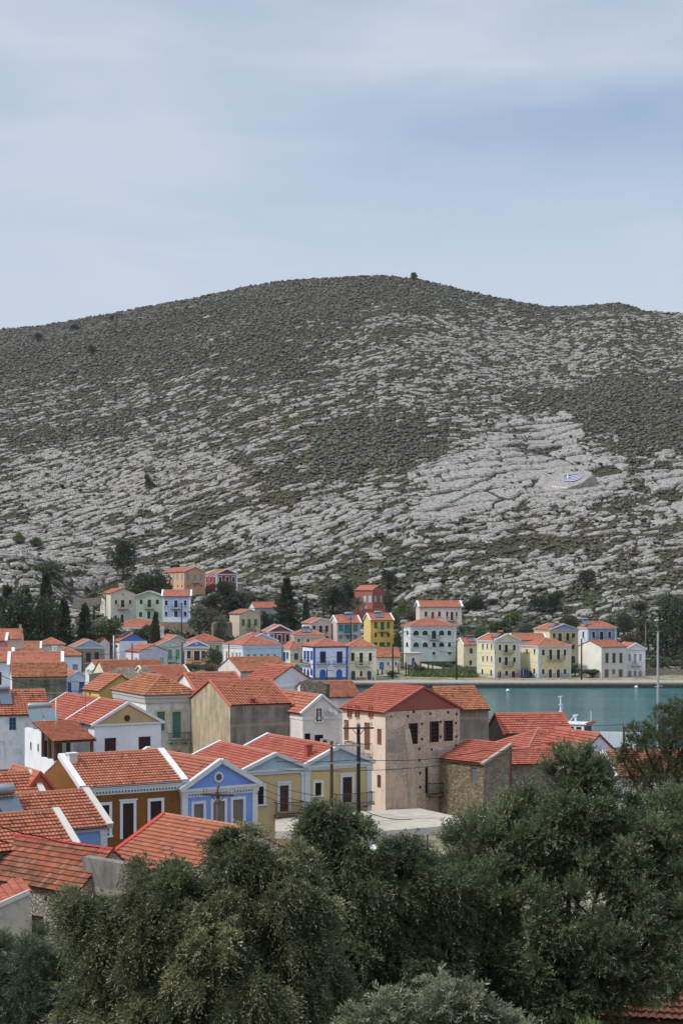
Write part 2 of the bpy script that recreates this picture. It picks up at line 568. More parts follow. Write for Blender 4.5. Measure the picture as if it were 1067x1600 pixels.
def build_house(h):
    th, d1, d2, C, W, D, solve = geom(h)
    Y = h['Y']; near = Y < 150
    lod = 0 if Y < 128 else (1 if Y < 215 else 2)
    if h.get('zb') is None and 335 < Y < 358 and h['xc'] > 470: h['zb'] = 1.15
    if h.get('zb') is None:
        zs = [landz(C[0] + d1[0] * u + d2[0] * v, C[1] + d1[1] * u + d2[1] * v) for u, v in ((0, 0), (W, 0), (0, D), (W, D))]
        h['zb'] = max(min(zs), .6)
    zb = h['zb']
    ze = EYE - (h['ye'] - YH) * Y / F
    H = ze - zb
    root = empty(h.get('name', 'house'), (C[0], C[1], zb), h['label'], h.get('cat', 'house'), h.get('group'), th)
    h['root'] = root; h['H'] = H; h['dim'] = (W, D, H)
    wallm = h['wall']; wl = h.get('wallL') or wallm; gm = h.get('gable') or wallm  # some R walls are shade-toned copies of their lit L plaster colour
    rise = h['rise']; roof = h['roof']
    fR, fL = Facade('R'), Facade('L')
    def toface(w, px, py):
        t = solve(px, d1 if w == 'R' else d2)
        yy = C[1] + t * (d1[1] if w == 'R' else d2[1])
        return t, EYE - (py - YH) * yy / F - zb
    ops = []
    for spec in h.get('wins', ()):
        w, typ, colr, y0, y1, xs = spec[:6]
        sur = spec[6] if len(spec) > 6 else h.get('sur')
        for xa, xb in xs:
            ta, za = toface(w, xa, y1); tb, z2 = toface(w, xb, y0)
            tm = (ta + tb) / 2
            # heights taken at the middle of the opening so that sills stay level
            yy = C[1] + tm * (d1[1] if w == 'R' else d2[1])
            za = EYE - (y1 - YH) * yy / F - zb; z2 = EYE - (y0 - YH) * yy / F - zb
            Lw = W if w == 'R' else D
            t0, t1 = max(.12, min(ta, tb)), min(Lw - .12, max(ta, tb))
            if t1 - t0 < .15 or z2 - za < .15: continue
            ops.append((w, typ, colr, t0, t1, max(za, .05), z2, sur))
    # ---- wall: one shell with real openings
    mb = MB()
    for w, Lw, mi in (('R', W, 0), ('L', D, 1)):
        fc = fR if w == 'R' else fL
        holes = [(o[3], o[4], o[5], o[6]) for o in ops if o[0] == w and o[1] not in 'aA' and o[6] < H - .03]
        us = sorted({0.0, Lw} | {x for q in holes for x in q[:2]}); zs = sorted({-.6, H} | {x for q in holes for x in q[2:]})
        for i in range(len(us) - 1):
            for j in range(len(zs) - 1):
                m_u, m_z = (us[i] + us[i + 1]) / 2, (zs[j] + zs[j + 1]) / 2
                if any(q[0] < m_u < q[1] and q[2] < m_z < q[3] for q in holes): continue
                fc.poly(mb, [(us[i], zs[j]), (us[i + 1], zs[j]), (us[i + 1], zs[j + 1]), (us[i], zs[j + 1])], 0, mi)
        for (a, b, c, d) in holes:
            for p, q in (((a, c), (b, c)), ((b, c), (b, d)), ((b, d), (a, d)), ((a, d), (a, c))):
                mb.poly([fc.pt(*p, 0), fc.pt(*q, 0), fc.pt(*q, -.125), fc.pt(*p, -.125)], mi)
    hr = H + (rise if roof == 'shedR' else 0); hb = H + (rise if roof == 'shedL' else 0)
    mb.poly([(W, 0, -.6), (W, D, -.6), (W, D, max(hr, hb)), (W, 0, hr)], 0)
    mb.poly([(W, D, -.6), (0, D, -.6), (0, D, hb), (W, D, max(hr, hb))], 0)
    if roof == 'gL':
        mb.poly([(0, 0, H), (W, 0, H), (W / 2, 0, H + rise)], 2)
        mb.poly([(W, D, H), (0, D, H), (W / 2, D, H + rise)], 1)
    elif roof == 'gR':
        mb.poly([(0, D, H), (0, 0, H), (0, D / 2, H + rise)], 2 if h.get('gable') else 1)
        mb.poly([(W, 0, H), (W, D, H), (W, D / 2, H + rise)], 0)
    elif roof == 'shedR': mb.poly([(0, 0, H), (W, 0, H), (W, 0, H + rise)], 2); mb.poly([(0, D, H), (W, D, H + rise), (W, D, H)], 0)
    elif roof == 'shedL': mb.poly([(0, D, H), (0, 0, H), (0, D, H + rise)], 1); mb.poly([(W, 0, H), (W, D, H), (W, D, H + rise)], 0)
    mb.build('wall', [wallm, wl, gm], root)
    # ---- roof
    tm = h.get('tile')
    eavem = paint(h.get('eave', '8a5a48'), .9)
    if roof == 'flat':
        fb = MB(); fb.box((-.12, -.12, H + .002), (W + .12, D + .12, H + .18)); fb.build('roof', paint(h.get('flatcol', 'cfcac0'), .9), root)
    else:
        og = 0 if h.get('trim') else .1
        roof_mesh('roof', planes_for(roof, W, D, H + .05, rise, h.get('over', .25), og), [tm, eavem], root, lod)
        # ridge caps
        rc = MB(); rr = .1 if lod < 2 else .13
        z = H + rise + .07
        def cap(p, q, r=rr):
            p, q = Vector(p), Vector(q)
            n_ = max(1, int((q - p).length / .42)) if lod < 2 else 1
            for i in range(n_):
                a, b = p.lerp(q, i / n_), p.lerp(q, (i + 1) / n_)
                rc.tube([a, b], [r * 1.12, r * .92] if lod < 2 else r, 7)
        if roof == 'gR': cap((-.05, D / 2, z), (W + .05, D / 2, z))
        elif roof == 'gL': cap((W / 2, -.05, z), (W / 2, D + .05, z))
        elif roof == 'hip':
            m = min(W, D) / 2
            a, b = ((m, D / 2, z), (W - m, D / 2, z)) if W >= D else ((W / 2, m, z), (W / 2, D - m, z))
            if (Vector(a) - Vector(b)).length > .3: cap(a, b)
            ov = h.get('over', .25); zz = H - rise / m * ov + .1
            for cnr, e in (((-ov, -ov), a), ((-ov, D + ov), a if W >= D else b), ((W + ov, -ov), b if W >= D else a), ((W + ov, D + ov), b)):
                cap((cnr[0], cnr[1], zz), e)
        if rc.v: rc.build('ridge_cap', h.get('capm') or tm, root)
    # ---- raking trim along the gables
    tr = h.get('trim')
    if tr and roof in ('gL', 'gR', 'shedR', 'shedL'):
        col_, w_, t_ = (tr, .22, .2) if isinstance(tr, str) else tr
        def rake(p, q):
            g = MB(); p, q = Vector(p), Vector(q); d = (q - p).normalized(); p = p - d * .3
            g.bar(p, q, w_, t_); g.build('gable_trim', paint(col_, .85), root)
        if roof == 'gL':
            for v in (-w_ / 2 + .05, D + w_ / 2 - .05)[1 if h.get('far_trim') else 0:]:
                rake((0, v, H + .08), (W / 2, v, H + rise + .08)); rake((W, v, H + .08), (W / 2, v, H + rise + .08))
        elif roof == 'gR':
            for u in (-w_ / 2 + .05, W + w_ / 2 - .05):
                rake((u, 0, H + .08), (u, D / 2, H + rise + .08))
                if not (h.get('plain_left') and u < W / 2): rake((u, D, H + .08), (u, D / 2, H + rise + .08))
        elif roof == 'shedR': rake((0, -w_ / 2 + .05, H + .06), (W, -w_ / 2 + .05, H + rise + .06))
        else: rake((-w_ / 2 + .05, 0, H + .06), (-w_ / 2 + .05, D, H + rise + .06))
        if h.get('divider') is not None and roof == 'gL':
            v = h['divider'] * D
            g = MB(); g.bar((-.2, v, H - .05), (W / 2, v, H + rise + .1), .2, .22); g.build('parapet', paint(col_, .85), root)
    # ---- cornice, pilasters, plinth
    cn = h.get('cornice')
    if cn:
        cc, ch, cd = cn if isinstance(cn, tuple) else (cn, .3, .16)
        g = MB(); zt = H - (.02 if roof != 'flat' else .0)
        if roof == 'gL' or roof == 'hip' or roof == 'gR' or roof == 'flat' or roof[:4] == 'shed':
            fR.box(g, -cd, W + cd, zt - ch * .45, zt, .001, cd); fR.box(g, -cd * .6, W + cd * .6, zt - ch, zt - ch * .45, .001, cd * .6)
            if h.get('ridge_l', True):
                fL.box(g, 0.0, D, zt - ch * .45, zt, .001, cd); fL.box(g, 0.0, D, zt - ch, zt - ch * .45, .001, cd * .6)
        if h.get('dentil'):
            n_ = int(W / .2)
            db = MB(); fR.box(db, .03, W - .03, zt - ch - .13, zt - ch, .001, .02); db.build('dentil_shade_band', paint('6a625a', .9), root)  # dark band paints in the shade of the recess behind the dentils
            fR.box(g, -.03, W + .03, zt - ch - .22, zt - ch - .135, .001, .05)
            for i in range(n_): fR.box(g, W * (i + .25) / n_, W * (i + .7) / n_, zt - ch - .11, zt - ch, .031, .12)
        g.build('cornice', paint(cc, .85), root)
    pc = h.get('pilaster')
    if pc:
        zt = H - (cn[1] if isinstance(cn, tuple) else .3 if cn else 0) - .002; pw = .32 if Y < 150 else .38
        for fc, t0, t1 in ((fR, -.06, pw), (fR, W - pw, W + .06), (fL, .0, pw), (fL, D - pw, D)):
            if fc is fL and th < R_(6): continue
            g = MB(); fc.box(g, t0, t1, .0, zt, .001, .06)
            if near: fc.box(g, t0 - .05, t1 + .05, zt - .18, zt - .0, .061, .1)
            g.build('pilaster', paint(pc, .85), root)
    for zf, bc in h.get('bands', ()):
        g = MB(); z = H * zf
        fR.box(g, -.05, W + .05, z - .1, z + .1, .002, .05); fL.box(g, 0, D, z - .1, z + .1, .002, .05)
        g.build('string_course', paint(bc, .85), root)
    if h.get('base'):
        bm_, bz = h['base']
        g = MB(); fR.box(g, -.04, W + .04, -.3, bz, .002, .04); fL.box(g, 0, D, -.3, bz, .002, .04)
        g.build('plinth', bm_, root)
    if h.get('oculus'):
        ox, oy, orad, oc = h['oculus']
        t, z = toface('R', ox, oy)
        for nm_, r_, d_, c_ in (('oculus', orad, .06, h.get('sur') or oc), ('oculus_pane', orad * .6, .09, oc)):
            g = MB(); n_ = 16
            P = [(t + r_ * cos(2 * pi * i / n_), z + r_ * sin(2 * pi * i / n_)) for i in range(n_)]
            fR.poly(g, P, d_)
            for i in range(n_): g.poly([fR.pt(*P[i], d_), fR.pt(*P[i], 0), fR.pt(*P[(i + 1) % n_], 0), fR.pt(*P[(i + 1) % n_], d_)])
            par = g.build(nm_, paint(c_), root if nm_ == 'oculus' else par)
    for w, typ, colr, t0, t1, z0, z1, sur in ops:
        build_opening(fR if w == 'R' else fL, typ, colr, t0, t1, z0, z1, sur, root, near, z1 >= H - .03)
    # ---- balconies
    for w, xa, xb, yt, yb_, bc in h.get('balc', ()):
        fc = fR if w == 'R' else fL
        ta, zt = toface(w, xa, yt); tb, zl = toface(w, xb, yb_)
        t0, t1 = min(ta, tb), max(ta, tb)
        yy = C[1] + (t0 + t1) / 2 * (d1[1] if w == 'R' else d2[1])
        zt = EYE - (yt - YH) * yy / F - zb; zl = EYE - (yb_ - YH) * yy / F - zb
        pr = .75 if t1 - t0 > 1.2 else .55
        g = MB(); fc.box(g, t0, t1, zl - .12, zl, .002, pr)
        for q in (.15, .85):
            tq = t0 + (t1 - t0) * q
            fc.box(g, tq - .05, tq + .05, zl - .3, zl - .12, .002, pr * .6)
        bal = g.build('balcony', paint(h.get('slab', 'b9b2a6'), .9), root)
        g = MB(); rw = .022 if near else .035
        zt = max(zt, zl + .75)
        n_ = max(4, int((t1 - t0) / (.14 if near else .28)))
        for i in range(n_ + 1):
            tq = t0 + .02 + (t1 - t0 - .04) * i / n_
            fc.box(g, tq - rw / 2, tq + rw / 2, zl, zt, pr - .04 - rw, pr - .04)
        for zz in (zt, zl + .1): fc.box(g, t0, t1, zz - .025, zz + .025, pr - .04 - rw * 1.5, pr - .03)
        for tq in (t0 + .03, t1 - .03):
            fc.box(g, tq - .02, tq + .02, zt - .025, zt + .025, .002, pr - .05)
            for dd in (.2, .4): fc.box(g, tq - rw / 2, tq + rw / 2, zl, zt, dd, dd + rw)
        g.build('railing', paint(bc, .6), bal)
    # ---- things bolted to the house
    for it in h.get('extra', ()): add_extra(h, root, it, W, D, H, rise, fR, fL, toface)
    return root

def add_extra(h, root, it, W, D, H, rise, fR, fL, toface):
    k = it[0]; roof = h['roof']
    def onroof(fu, fv):
        """a spot on the roof plane that shows: fu along the eave, fv up the slope"""
        if roof == 'gL': return Vector((W / 2 * fv, D * fu, H + rise * fv + .12)), Vector((W / 2, 0, rise)).normalized()
        m = min(W, D) / 2 if roof == 'hip' else (D if roof == 'shedL' else D / 2)
        return Vector((W * fu, m * fv, H + rise * fv + .12)), Vector((0, m, rise)).normalized()
    if k == 'solar':
        fu, fv, s_ = it[1:4]
        p, up = onroof(fu, fv)
        al = Vector((0, 0, 1)).cross(up); al = Vector((0, 1, 0)) if roof == 'gL' else Vector((1, 0, 0))
        g = MB()
        for sgn in (-1, 1):
            q = p + al * .53 * s_ * sgn
            a, b = q + Vector((0, 0, .12)), q + up * 1.7 * s_ + Vector((0, 0, .35 * s_))
            g.bar(a, b, 1.0 * s_, .07, 0, up=(0, 0, 1))
            g.bar(q + up * 1.7 * s_ - Vector((0, 0, .3)), b, .06, .06, 1)
        so = g.build('solar_heater', [metal('5d6a78', .25, .2), metal('8a8a8a')], root)
        g = MB(); c = p + up * 1.85 * s_ + Vector((0, 0, .6 * s_))
        g.tube([c - al * .95 * s_, c - al * .9 * s_, c + al * .9 * s_, c + al * .95 * s_], [.18 * s_, .27 * s_, .27 * s_, .18 * s_], 12)
        g.build('water_tank', metal(it[4] if len(it) > 4 else 'a9aeb4', .3, .5), so, True)
    elif k == 'chimney':
        fu, fv, w_, hh, c_ = it[1:6]
        p, _ = onroof(fu, fv); g = MB()
        g.box((p.x - w_ / 2, p.y - w_ / 2, p.z - .5), (p.x + w_ / 2, p.y + w_ / 2, p.z + hh))
        g.box((p.x - w_ / 2 - .06, p.y - w_ / 2 - .06, p.z + hh), (p.x + w_ / 2 + .06, p.y + w_ / 2 + .06, p.z + hh + .1))
        g.build('chimney', plaster(c_), root)
    elif k == 'dish':
        w, px, py, r = it[1:5]
        t, z = toface(w, px, py); fc = fR if w == 'R' else fL
        g = MB(); c = Vector(fc.pt(t, z, .45)); ax = Vector(fc.pt(.5, .5, .8)) - Vector(fc.pt(0, 0, 0)); ax.normalize()
        prof = [(r * q / 5, .22 * r * (q / 5) ** 2) for q in range(6)]
        g.lathe(prof, n=16)
        M = ax.to_track_quat('Z', 'Y').to_matrix().to_4x4(); M.translation = c
        g.v = [tuple(M @ Vector(v)) for v in g.v]
        g.bar(fc.pt(t, z - .1, 0), c, .04, .04); g.bar(c, c + ax * r * .9 , .02, .02)
        g.build('satellite_dish', paint('d8d8d6', .5), root)
    elif k == 'ac':
        w, px, py = it[1:4]
        t, z = toface(w, px, py); fc = fR if w == 'R' else fL
        g = MB(); fc.box(g, t - .4, t + .4, z - .3, z + .3, .03, .35)
        c = fc.pt(t - .1, z, .352); n_ = 12
        P = [(t - .1 + .22 * cos(2 * pi * i / n_), z + .22 * sin(2 * pi * i / n_)) for i in range(n_)]
        fc.poly(g, P, .354, 1)
        g.build('air_conditioner', [paint('d9d7d0', .5), paint('35383a')], root)
    elif k == 'parapet':
        # upright parapet band above the eave of both facades
        c_, hh = it[1:3]; g = MB()
        fR.box(g, -.12, W + .12, H - .02, H + hh, -.12, .16); fL.box(g, .12, D, H - .02, H + hh, -.12, .16)
        g.build('parapet', c_ if not isinstance(c_, str) else plaster(c_, .6), root)
    elif k == 'cowl':
        t, z = toface('R', it[1], it[2]); g = MB()
        g.lathe([(.2, -.9), (.2, 0), (.34, .12), (.36, .4), (.2, .5), (.2, .6), (.46, .66), (.4, .74), (.1, .8), (0, .8)], fR.pt(t, z, .6), 12)
        g.build('chimney_cowl', metal('b9bcc0', .3, .8), root, True)
    elif k == 'aerial':
        p, _ = onroof(it[1], it[2]); g = MB()
        g.tube([p - Vector((0, 0, .3)), p + Vector((0, 0, 1.6))], .025, 5)
        for q in (1.5, 1.2): g.bar(p + Vector((-.45, 0, q)), p + Vector((.45, 0, q)), .025, .025)
        for q in range(5): g.bar(p + Vector((-.4 + .2 * q, -.22, 1.5)), p + Vector((-.4 + .2 * q, .22, 1.5)), .015, .015)
        g.build('aerial', metal('8a8a8a'), root)
    elif k == 'drain':
        for px in it[1]:
            t, z = toface('L', px, it[2]); t2, z2 = toface('L', px, it[3])
            g = MB(); g.tube([fL.pt(t, z, .1), fL.pt(t, z2, .1), fL.pt(t + .35, z2 - .05, .1), fL.pt(t + .35, z, .1)], .07, 6)
            g.build('drain_pipe', paint('a55a48'), root)
    elif k == 'hole':
        for px, py in it[2]:
            t, z = toface(it[1], px, py); g = MB()
            (fR if it[1] == 'R' else fL).box(g, t - .1, t + .1, z - .1, z + .1, .001, .004)
            g.build('hole_shade_plate', paint('2b2521', .95), root)  # flat dark plate paints the shade of a small hole, wall stays uncut
    elif k == 'patch':
        # lumps of old render still clinging to the bare stone
        w, pts, c_, dd = it[1:5]; fc = fR if w == 'R' else fL
        P = [toface(w, x, y) for x, y in pts]; g = MB(); m = len(P)
        area = sum(P[i][0] * P[(i + 1) % m][1] - P[(i + 1) % m][0] * P[i][1] for i in range(m))
        if area < 0: P = P[::-1]
        fc.poly(g, P, dd)
        for i in range(m):
            a, b = P[i], P[(i + 1) % m]
            g.poly([fc.pt(*a, dd), fc.pt(*a, 0), fc.pt(*b, 0), fc.pt(*b, dd)])
        g.build('render_patch', c_, root)
# ------------------------------------------------------------------ palette
RED = tile('b4614e', 'a65343', .16, .45)
COR = tile('bb7357', 'a65f48', .2, .6)
COR2 = tile('bb7054', '9f5942', .28, .75)
ORG = tile('bd774b', '9c5f42', .45, .8)
OLD = tile('c0633f', '87563f', 1.0, 1.0, '4c4038')
FAR = tile('bd7259', 'ab624c', .16, .5)
FARO = tile('b67152', '9b6146', .4, .7)
WHITE = plaster('e2e2e6', .12, 'a9a7a2'); WHITE2 = plaster('dcdbdb', .45, '8b857c'); CREAM = plaster('ddd2b8', .18)
BLUEW = plaster('ccd6e8', .12, '9aa3b2'); BEIGE = plaster('cbbfa6', .3); YEL = plaster('e0cf98', .15, 'a89a70')
STN = stone('9a8d7e', '7d7266', '6a625a', 3.8); STNG = stone('8f8a82', '6f6a63', '59544e', 3.4); STNP = stone('b3a08f', '9d8b7c', '857668', 4.2)
GREYC = concrete('9c9389', '6a655e'); GREYC2 = concrete('8a8780', '5f5b55')
W_, O_, S_, D_, A_, B_ = 'w', 'o', 's', 'd', 'a', 'A'

# ---- nearest roofs, lower left
house('stone cottage with a mottled brown and orange tile roof at the lower left', -45, 126, 0, 68, 1392, 52, 'gL', 1.5, STNP, wallL=stone('aaa095', '8c8378', '6d655c', 4.4), W=3.9, tile=OLD, capm=paint('a8423a', .8), trim=('a8423a', .3, .16), D=None,
      name='stone_cottage', far_trim=True, wins=[('L', 'd', '4a3a30', 1431, 1490, [(50, 69)])], extra=[('hole', 'L', [(72, 1404), (75, 1444)])])
house('low lean-to with a bright red roof and white fascia against the stone cottage', None, -48, 47, 64.5, 1437, 20, 'shedR', .95, plaster('b9b0a4', .4), D=3.2, tile=RED, trim=('d2d0cc', .12, .2), name='lean_to')
house('tile roofed house with a red painted ridge, half hidden by the big olive', 165, 290, 0, 72, 1372, 45, 'gL', 1.9, plaster('cfc8bc', .4), W=7.6, tile=COR, trim=('b3463a', .3, .2), far_trim=True, D=None)
house('sky blue house with a whitewashed parapet and a long tiled roof, lower left', None, -30, 166, 76, 1305, 32, 'gR', 1.4, plaster('7fa5dc', .08, '8090a8'), D=6, tile=COR2, trim=('cbc6bd', .34, .3), cornice=('d9dbe0', .28, .12), pilaster='dfe2e6', gable=WHITE2,
      extra=[('solar', .22, .12, 1.15)])
house('low house in front of the sky blue house with a short whitewashed parapet', None, -60, 114, 71.5, 1334, 32, 'gR', 1.25, plaster('7fa5dc', .08, '8090a8'), D=5, tile=COR2, trim=('cfcabf', .34, .3))
house('small coral roofed house behind the solar tank at the left edge', None, -80, 74, 84, 1270, 30, 'gR', 1.55, WHITE2, D=6.2, tile=COR2, trim=('cfcabf', .34, .3))
house('tiny outhouse with a red painted gable beside the ochre wall', None, 42, 84, 88, 1236, 30, 'gL', .95, plaster('c2604c', .2), D=4.5, tile=COR, trim=('bf5b48', .2, .16), name='outhouse')
house('deep ochre house with white cornice and purple shutters', 70, 131, 283, 90, 1229, 30, 'gR', 1.45, plaster('85541f', .4, '553616'), tile=COR, trim=('e0e0e2', .4, .28), cornice=('e2e3e6', .34, .22), dentil=True, D=None, plain_left=True, ridge_l=False,
      wins=[('R', 'd', '3d262c', 1255, 1310, [(192, 209)]), ('R', 's', '3d262c', 1258, 1306, [(156.5, 171)]), ('R', 's', '3d262c', 1251.5, 1299, [(235, 252.5)])], sur='e2e4e8',
      extra=[('chimney', .05, .8, .5, .35, 'd0ccc4')])
house('cornflower blue house with a white pediment, pilasters and round oculus', None, 286, 401, 93, 1233, 36, 'gL', 1.5, plaster('6f92dc', .12, '9fb0d8'), D=9, tile=COR, trim=('d5d6d8', .3, .3), cornice=('d8d9dc', .32, .22), dentil=True, pilaster='dadce0', sur='dadbde',
      wins=[('R', 's', '8b7d6e', 1256, 1289, [(303, 318)]), ('R', 's', '8b7d6e', 1252, 1289, [(333, 351)]), ('R', 's', '8b7d6e', 1249, 1286, [(364, 380)])], oculus=(341.5, 1214, .34, '565a60'))
house('yellow ochre house with a pale blue gable and brown balcony door', None, 382, 477, 103, 1204, 27, 'gL', .95, plaster('cdb27c', .1, 'a8946a'), gable=plaster('a3bac8', .1), D=9.5, tile=RED, trim=('d3d5da', .3, .24), cornice=('d6d8dd', .32, .16), pilaster='d8dae0', sur='dfe1e6',
      wins=[('R', 'o', '3a2a22', 1229, 1257, [(400, 412)]), ('R', 'd', '5a4030', 1227, 1268, [(437, 451)])], balc=[('R', 428, 470, 1252, 1271, '4a3a30')], slab='6a5648')
house('yellow ochre house with a pale blue gable beside the utility poles', None, 477.5, 579, 105, 1196, 30, 'gL', 1.12, plaster('cfb57e', .1, 'a8946a'), gable=plaster('a3bac8', .1), D=10.5, tile=RED, trim=('d3d5da', .3, .24), cornice=('d6d8dd', .32, .16), pilaster='d8dae0', sur='dfe1e6',
      wins=[('R', 'o', '3a2a22', 1223, 1243, [(492, 502)]), ('R', 'd', '40302a', 1214, 1254, [(535, 550)])], balc=[('R', 521, 577, 1238, 1255, '6a5344')], slab='8f887c',
      extra=[('chimney', .12, .35, .4, .7, 'a8483a'), ('dish', 'L', 472, 1194, .32)])
house('tall stripped stone house with a maroon gable and broken windows', 535, 602, 718, 118, 1113, 35, 'gL', 1.75, stone('d3bfad', 'b19b8a', 'b5a394', 3.9, 1.0, '8c7a6c', .6), wallL=plaster('dfc7b4', .2, 'a58a76'), gable=plaster('97524a', .15), tile=RED, capm=paint('a5453a'), trim=('a65a50', .2, .14), D=None,
      name='stone_house', wins=[('R', 'o', '3a2a22', 1130, 1163, [(638, 653)]), ('R', 'o', '3a2a22', 1127, 1160, [(671, 686)]), ('R', 'o', '3a2a22', 1126, 1158, [(693, 708)]), ('R', 'o', '3a2a22', 1197, 1230, [(692, 709)]), ('R', 'o', '3a2a22', 1199, 1240, [(664, 669)]),
            ('L', 's', '8a6248', 1125, 1157, [(537.5, 545)]), ('L', 'd', '8a6248', 1129, 1172, [(569, 578)]), ('L', 's', '8a6248', 1139, 1164, [(589, 596)]), ('L', 's', '6a4a3a', 1211, 1231, [(589, 595)])],
      balc=[('R', 665, 697, 1222, 1239, '332c2a'), ('L', 550, 581, 1160, 1180, '2e2a28')], slab='6e6259', extra=[('drain', (549, 561, 582), 1101, 1120), ('hole', 'R', [(611, 1121), (637, 1119), (646, 1112), (672, 1115), (700, 1113), (713, 1116), (659, 1131), (659, 1155), (688, 1128), (712, 1130), (688, 1151), (713, 1151), (655, 1170), (674, 1171), (712, 1165), (656, 1208), (656, 1230), (655, 1188)]),
       ('patch', 'R', [(631, 1140), (639, 1138), (642, 1150), (644, 1163), (647, 1175), (648, 1190), (646, 1200), (648, 1222), (650, 1240), (650, 1262), (640, 1262), (641, 1240), (636, 1215), (638, 1190), (634, 1165)], plaster('c9b49f', .4), .05),
       ('patch', 'R', [(603, 1212), (612, 1206), (622, 1210), (631, 1222), (636, 1240), (637, 1262), (603, 1262)], plaster('d2b49d', .4), .035), ('patch', 'R', [(604, 1122), (626, 1119), (634, 1124), (630, 1134), (618, 1140), (604, 1139)], plaster('cdb3a2', .4), .02), ('patch', 'R', [(664, 1176), (680, 1172), (700, 1170), (708, 1176), (702, 1188), (684, 1192), (668, 1190)], plaster('b39f92', .5), .02),
       ('patch', 'R', [(603, 1155), (630, 1153), (629, 1172), (603, 1174)], plaster('a6988b', .4), .03)])
house('pinkish white gabled house with two satellite dishes and open brown shutters', None, 473, 531, 132, 1113, 28, 'gL', 1.35, plaster('e0d5d0', .12), D=9, tile=COR, trim=('e4e4e6', .24, .2), sur='e6e6e8', bands=((.93, 'e6e6e8'), (.62, 'e6e6e8')),
      wins=[('R', 'o', '6a5240', 1107, 1127, [(494, 502)]), ('R', 'o', '6a5240', 1146, 1160, [(475.5, 485)]), ('R', 'o', '6a5240', 1148, 1164, [(491, 505)])], extra=[('dish', 'R', 512, 1109, .28), ('dish', 'R', 519, 1112, .28), ('ac', 'R', 506, 1159)])
house('big windowless house with one tan gable wall and one blackened grey wall', 298, 360, 455.5, 132, 1103, 24, 'gR', 1.85, GREYC, wallL=concrete('c2b196', '938570'), tile=COR, capm=paint('b5604f'), trim=('b5604f', .2, .14), D=None,
      wins=[('L', 'o', '6a5240', 1177, 1192, [(302, 308)])], extra=[('chimney', .38, .06, .42, .25, '8f4a3a')], over=.05)
house('weathered white house with turquoise doors and an old hipped roof', 178, 228.5, 306, 140, 1085, 27, 'hip', 1.5, plaster('cfccc8', .75, '8a8378'), wallL=plaster('dedcd8', .7, '9a9388'), tile=ORG, cornice=('b9b7b4', .8, .18), D=None, sur='c9bfa2',
      wins=[('R', 's', '4f7f7c', 1112, 1142, [(245.5, 258)]), ('R', 'd', '4f8784', 1112, 1153, [(269.5, 283)]), ('R', 'w', '4f7f7c', 1173, 1186, [(269, 282)]), ('R', 'w', '4f7f7c', 1173, 1186, [(252, 257)]), ('L', 'o', '4a4038', 1109, 1124, [(214, 219)])], balc=[('R', 262, 294, 1150, 1157, '44584a')], slab='7d8578')
house('coral roofed house behind the tan gable with a red ridge', None, 306, 384, 152, 1079, 24, 'gR', 1.5, WHITE2, D=7, tile=COR, trim=('b96050', .25, .14))
house('white house with a mustard pediment and purple shutters', 70, 148, 252, 116, 1132.5, 30, 'gL', 1.5, plaster('dcdfe8', .06, 'b0b2b8'), wallL=WHITE, gable=plaster('bda274', .1), tile=RED, trim=('e4e4e6', .16, .2), D=13.5, divider=.42, cornice=('e2e4ea', .14, .12),  # R white is toned bluish for its shade, L stays lit white
      wins=[('R', 's', '40282b', 1153, 1196, [(164, 182)]), ('R', 's', '40282b', 1151, 1192, [(217, 236)])], oculus=(199, 1122, .24, '54291f'), extra=[('dish', 'L', 136, 1128, .32), ('aerial', .3, .3)])
house('bluish white house with one blue shuttered window and stained lower wall', None, -62, 78, 128, 1118, 18, 'gR', 1.75, plaster('d3d6dc', .55, '8d8a86'), D=7, tile=COR2, wins=[('R', 'w', '3f76b0', 1121, 1141, [(15, 26)])], bands=((.42, '8d6a60'),), extra=[('solar', .46, .3, 1.0), ('aerial', .8, .7)])
house('soot grey stone house with an old orange roof and white side gable', 3, 19.5, 105, 205, 1058.5, 14, 'gR', 1.75, concrete('7d7870', '4c4944'), wallL=WHITE2, tile=ORG, D=7, over=.1, wins=[('R', 's', '9a968e', 1086, 1097, [(74, 83)])])
house('pale blue gabled house with bright blue door and balcony rail', None, 103, 141, 245, 1061, 26, 'gL', 1.15, BLUEW, D=8, tile=COR, trim='dfe3ea', sur='dde2ea', wins=[('R', 'd', '2f62a8', 1066, 1085, [(106, 112)]), ('R', 's', '2f62a8', 1066, 1082, [(124, 132)])], balc=[('R', 111, 123, 1079, 1088, '2f62a8')])
house('small mustard yellow house with a coral roof and rooftop air conditioner', 130, 156, 222, 165, 1079, 33, 'gL', 1.55, plaster('b59650', .12), wallL=plaster('d6b65e', .1), tile=COR, capm=COR, D=None, wins=[('L', 'o', '6a5a30', 1082, 1089, [(133, 134.6), (140, 142), ])], extra=[('ac', 'R', 189, 1074)])
house('house with a shabby whitewashed gable and bright old orange roof', 341, 376, 455, 218, 1049, 22, 'gR', 1.7, plaster('b0a89c', .7), wallL=plaster('d3cac2', .55, '97897c'), tile=ORG, D=None, wins=[('L', 's', '6a4a3a', 1059, 1066, [(346, 349), (357, 360)])])
house('house with a blank shade-tinted white gable wall and new red roof', 376, 417, 494, 176, 1070, 34, 'gL', 2.0, plaster('cdd0dc', .06, 'a4a7b2'), wallL=WHITE, tile=RED, D=None, cornice=('e4e5e8', .35, .2))  # gable colour is the white wall with its bluish shade painted in
house('low house with a wide orange roof behind the ruin', None, 166, 262, 205, 1055, 20, 'gR', 1.7, CREAM, D=9, tile=FARO)
house('low house with a coral roof, white verge and beige end gable', None, 236, 306, 190, 1068, 24, 'gR', 1.9, BEIGE, D=10, tile=COR, trim=('cfc8bc', .25, .16))
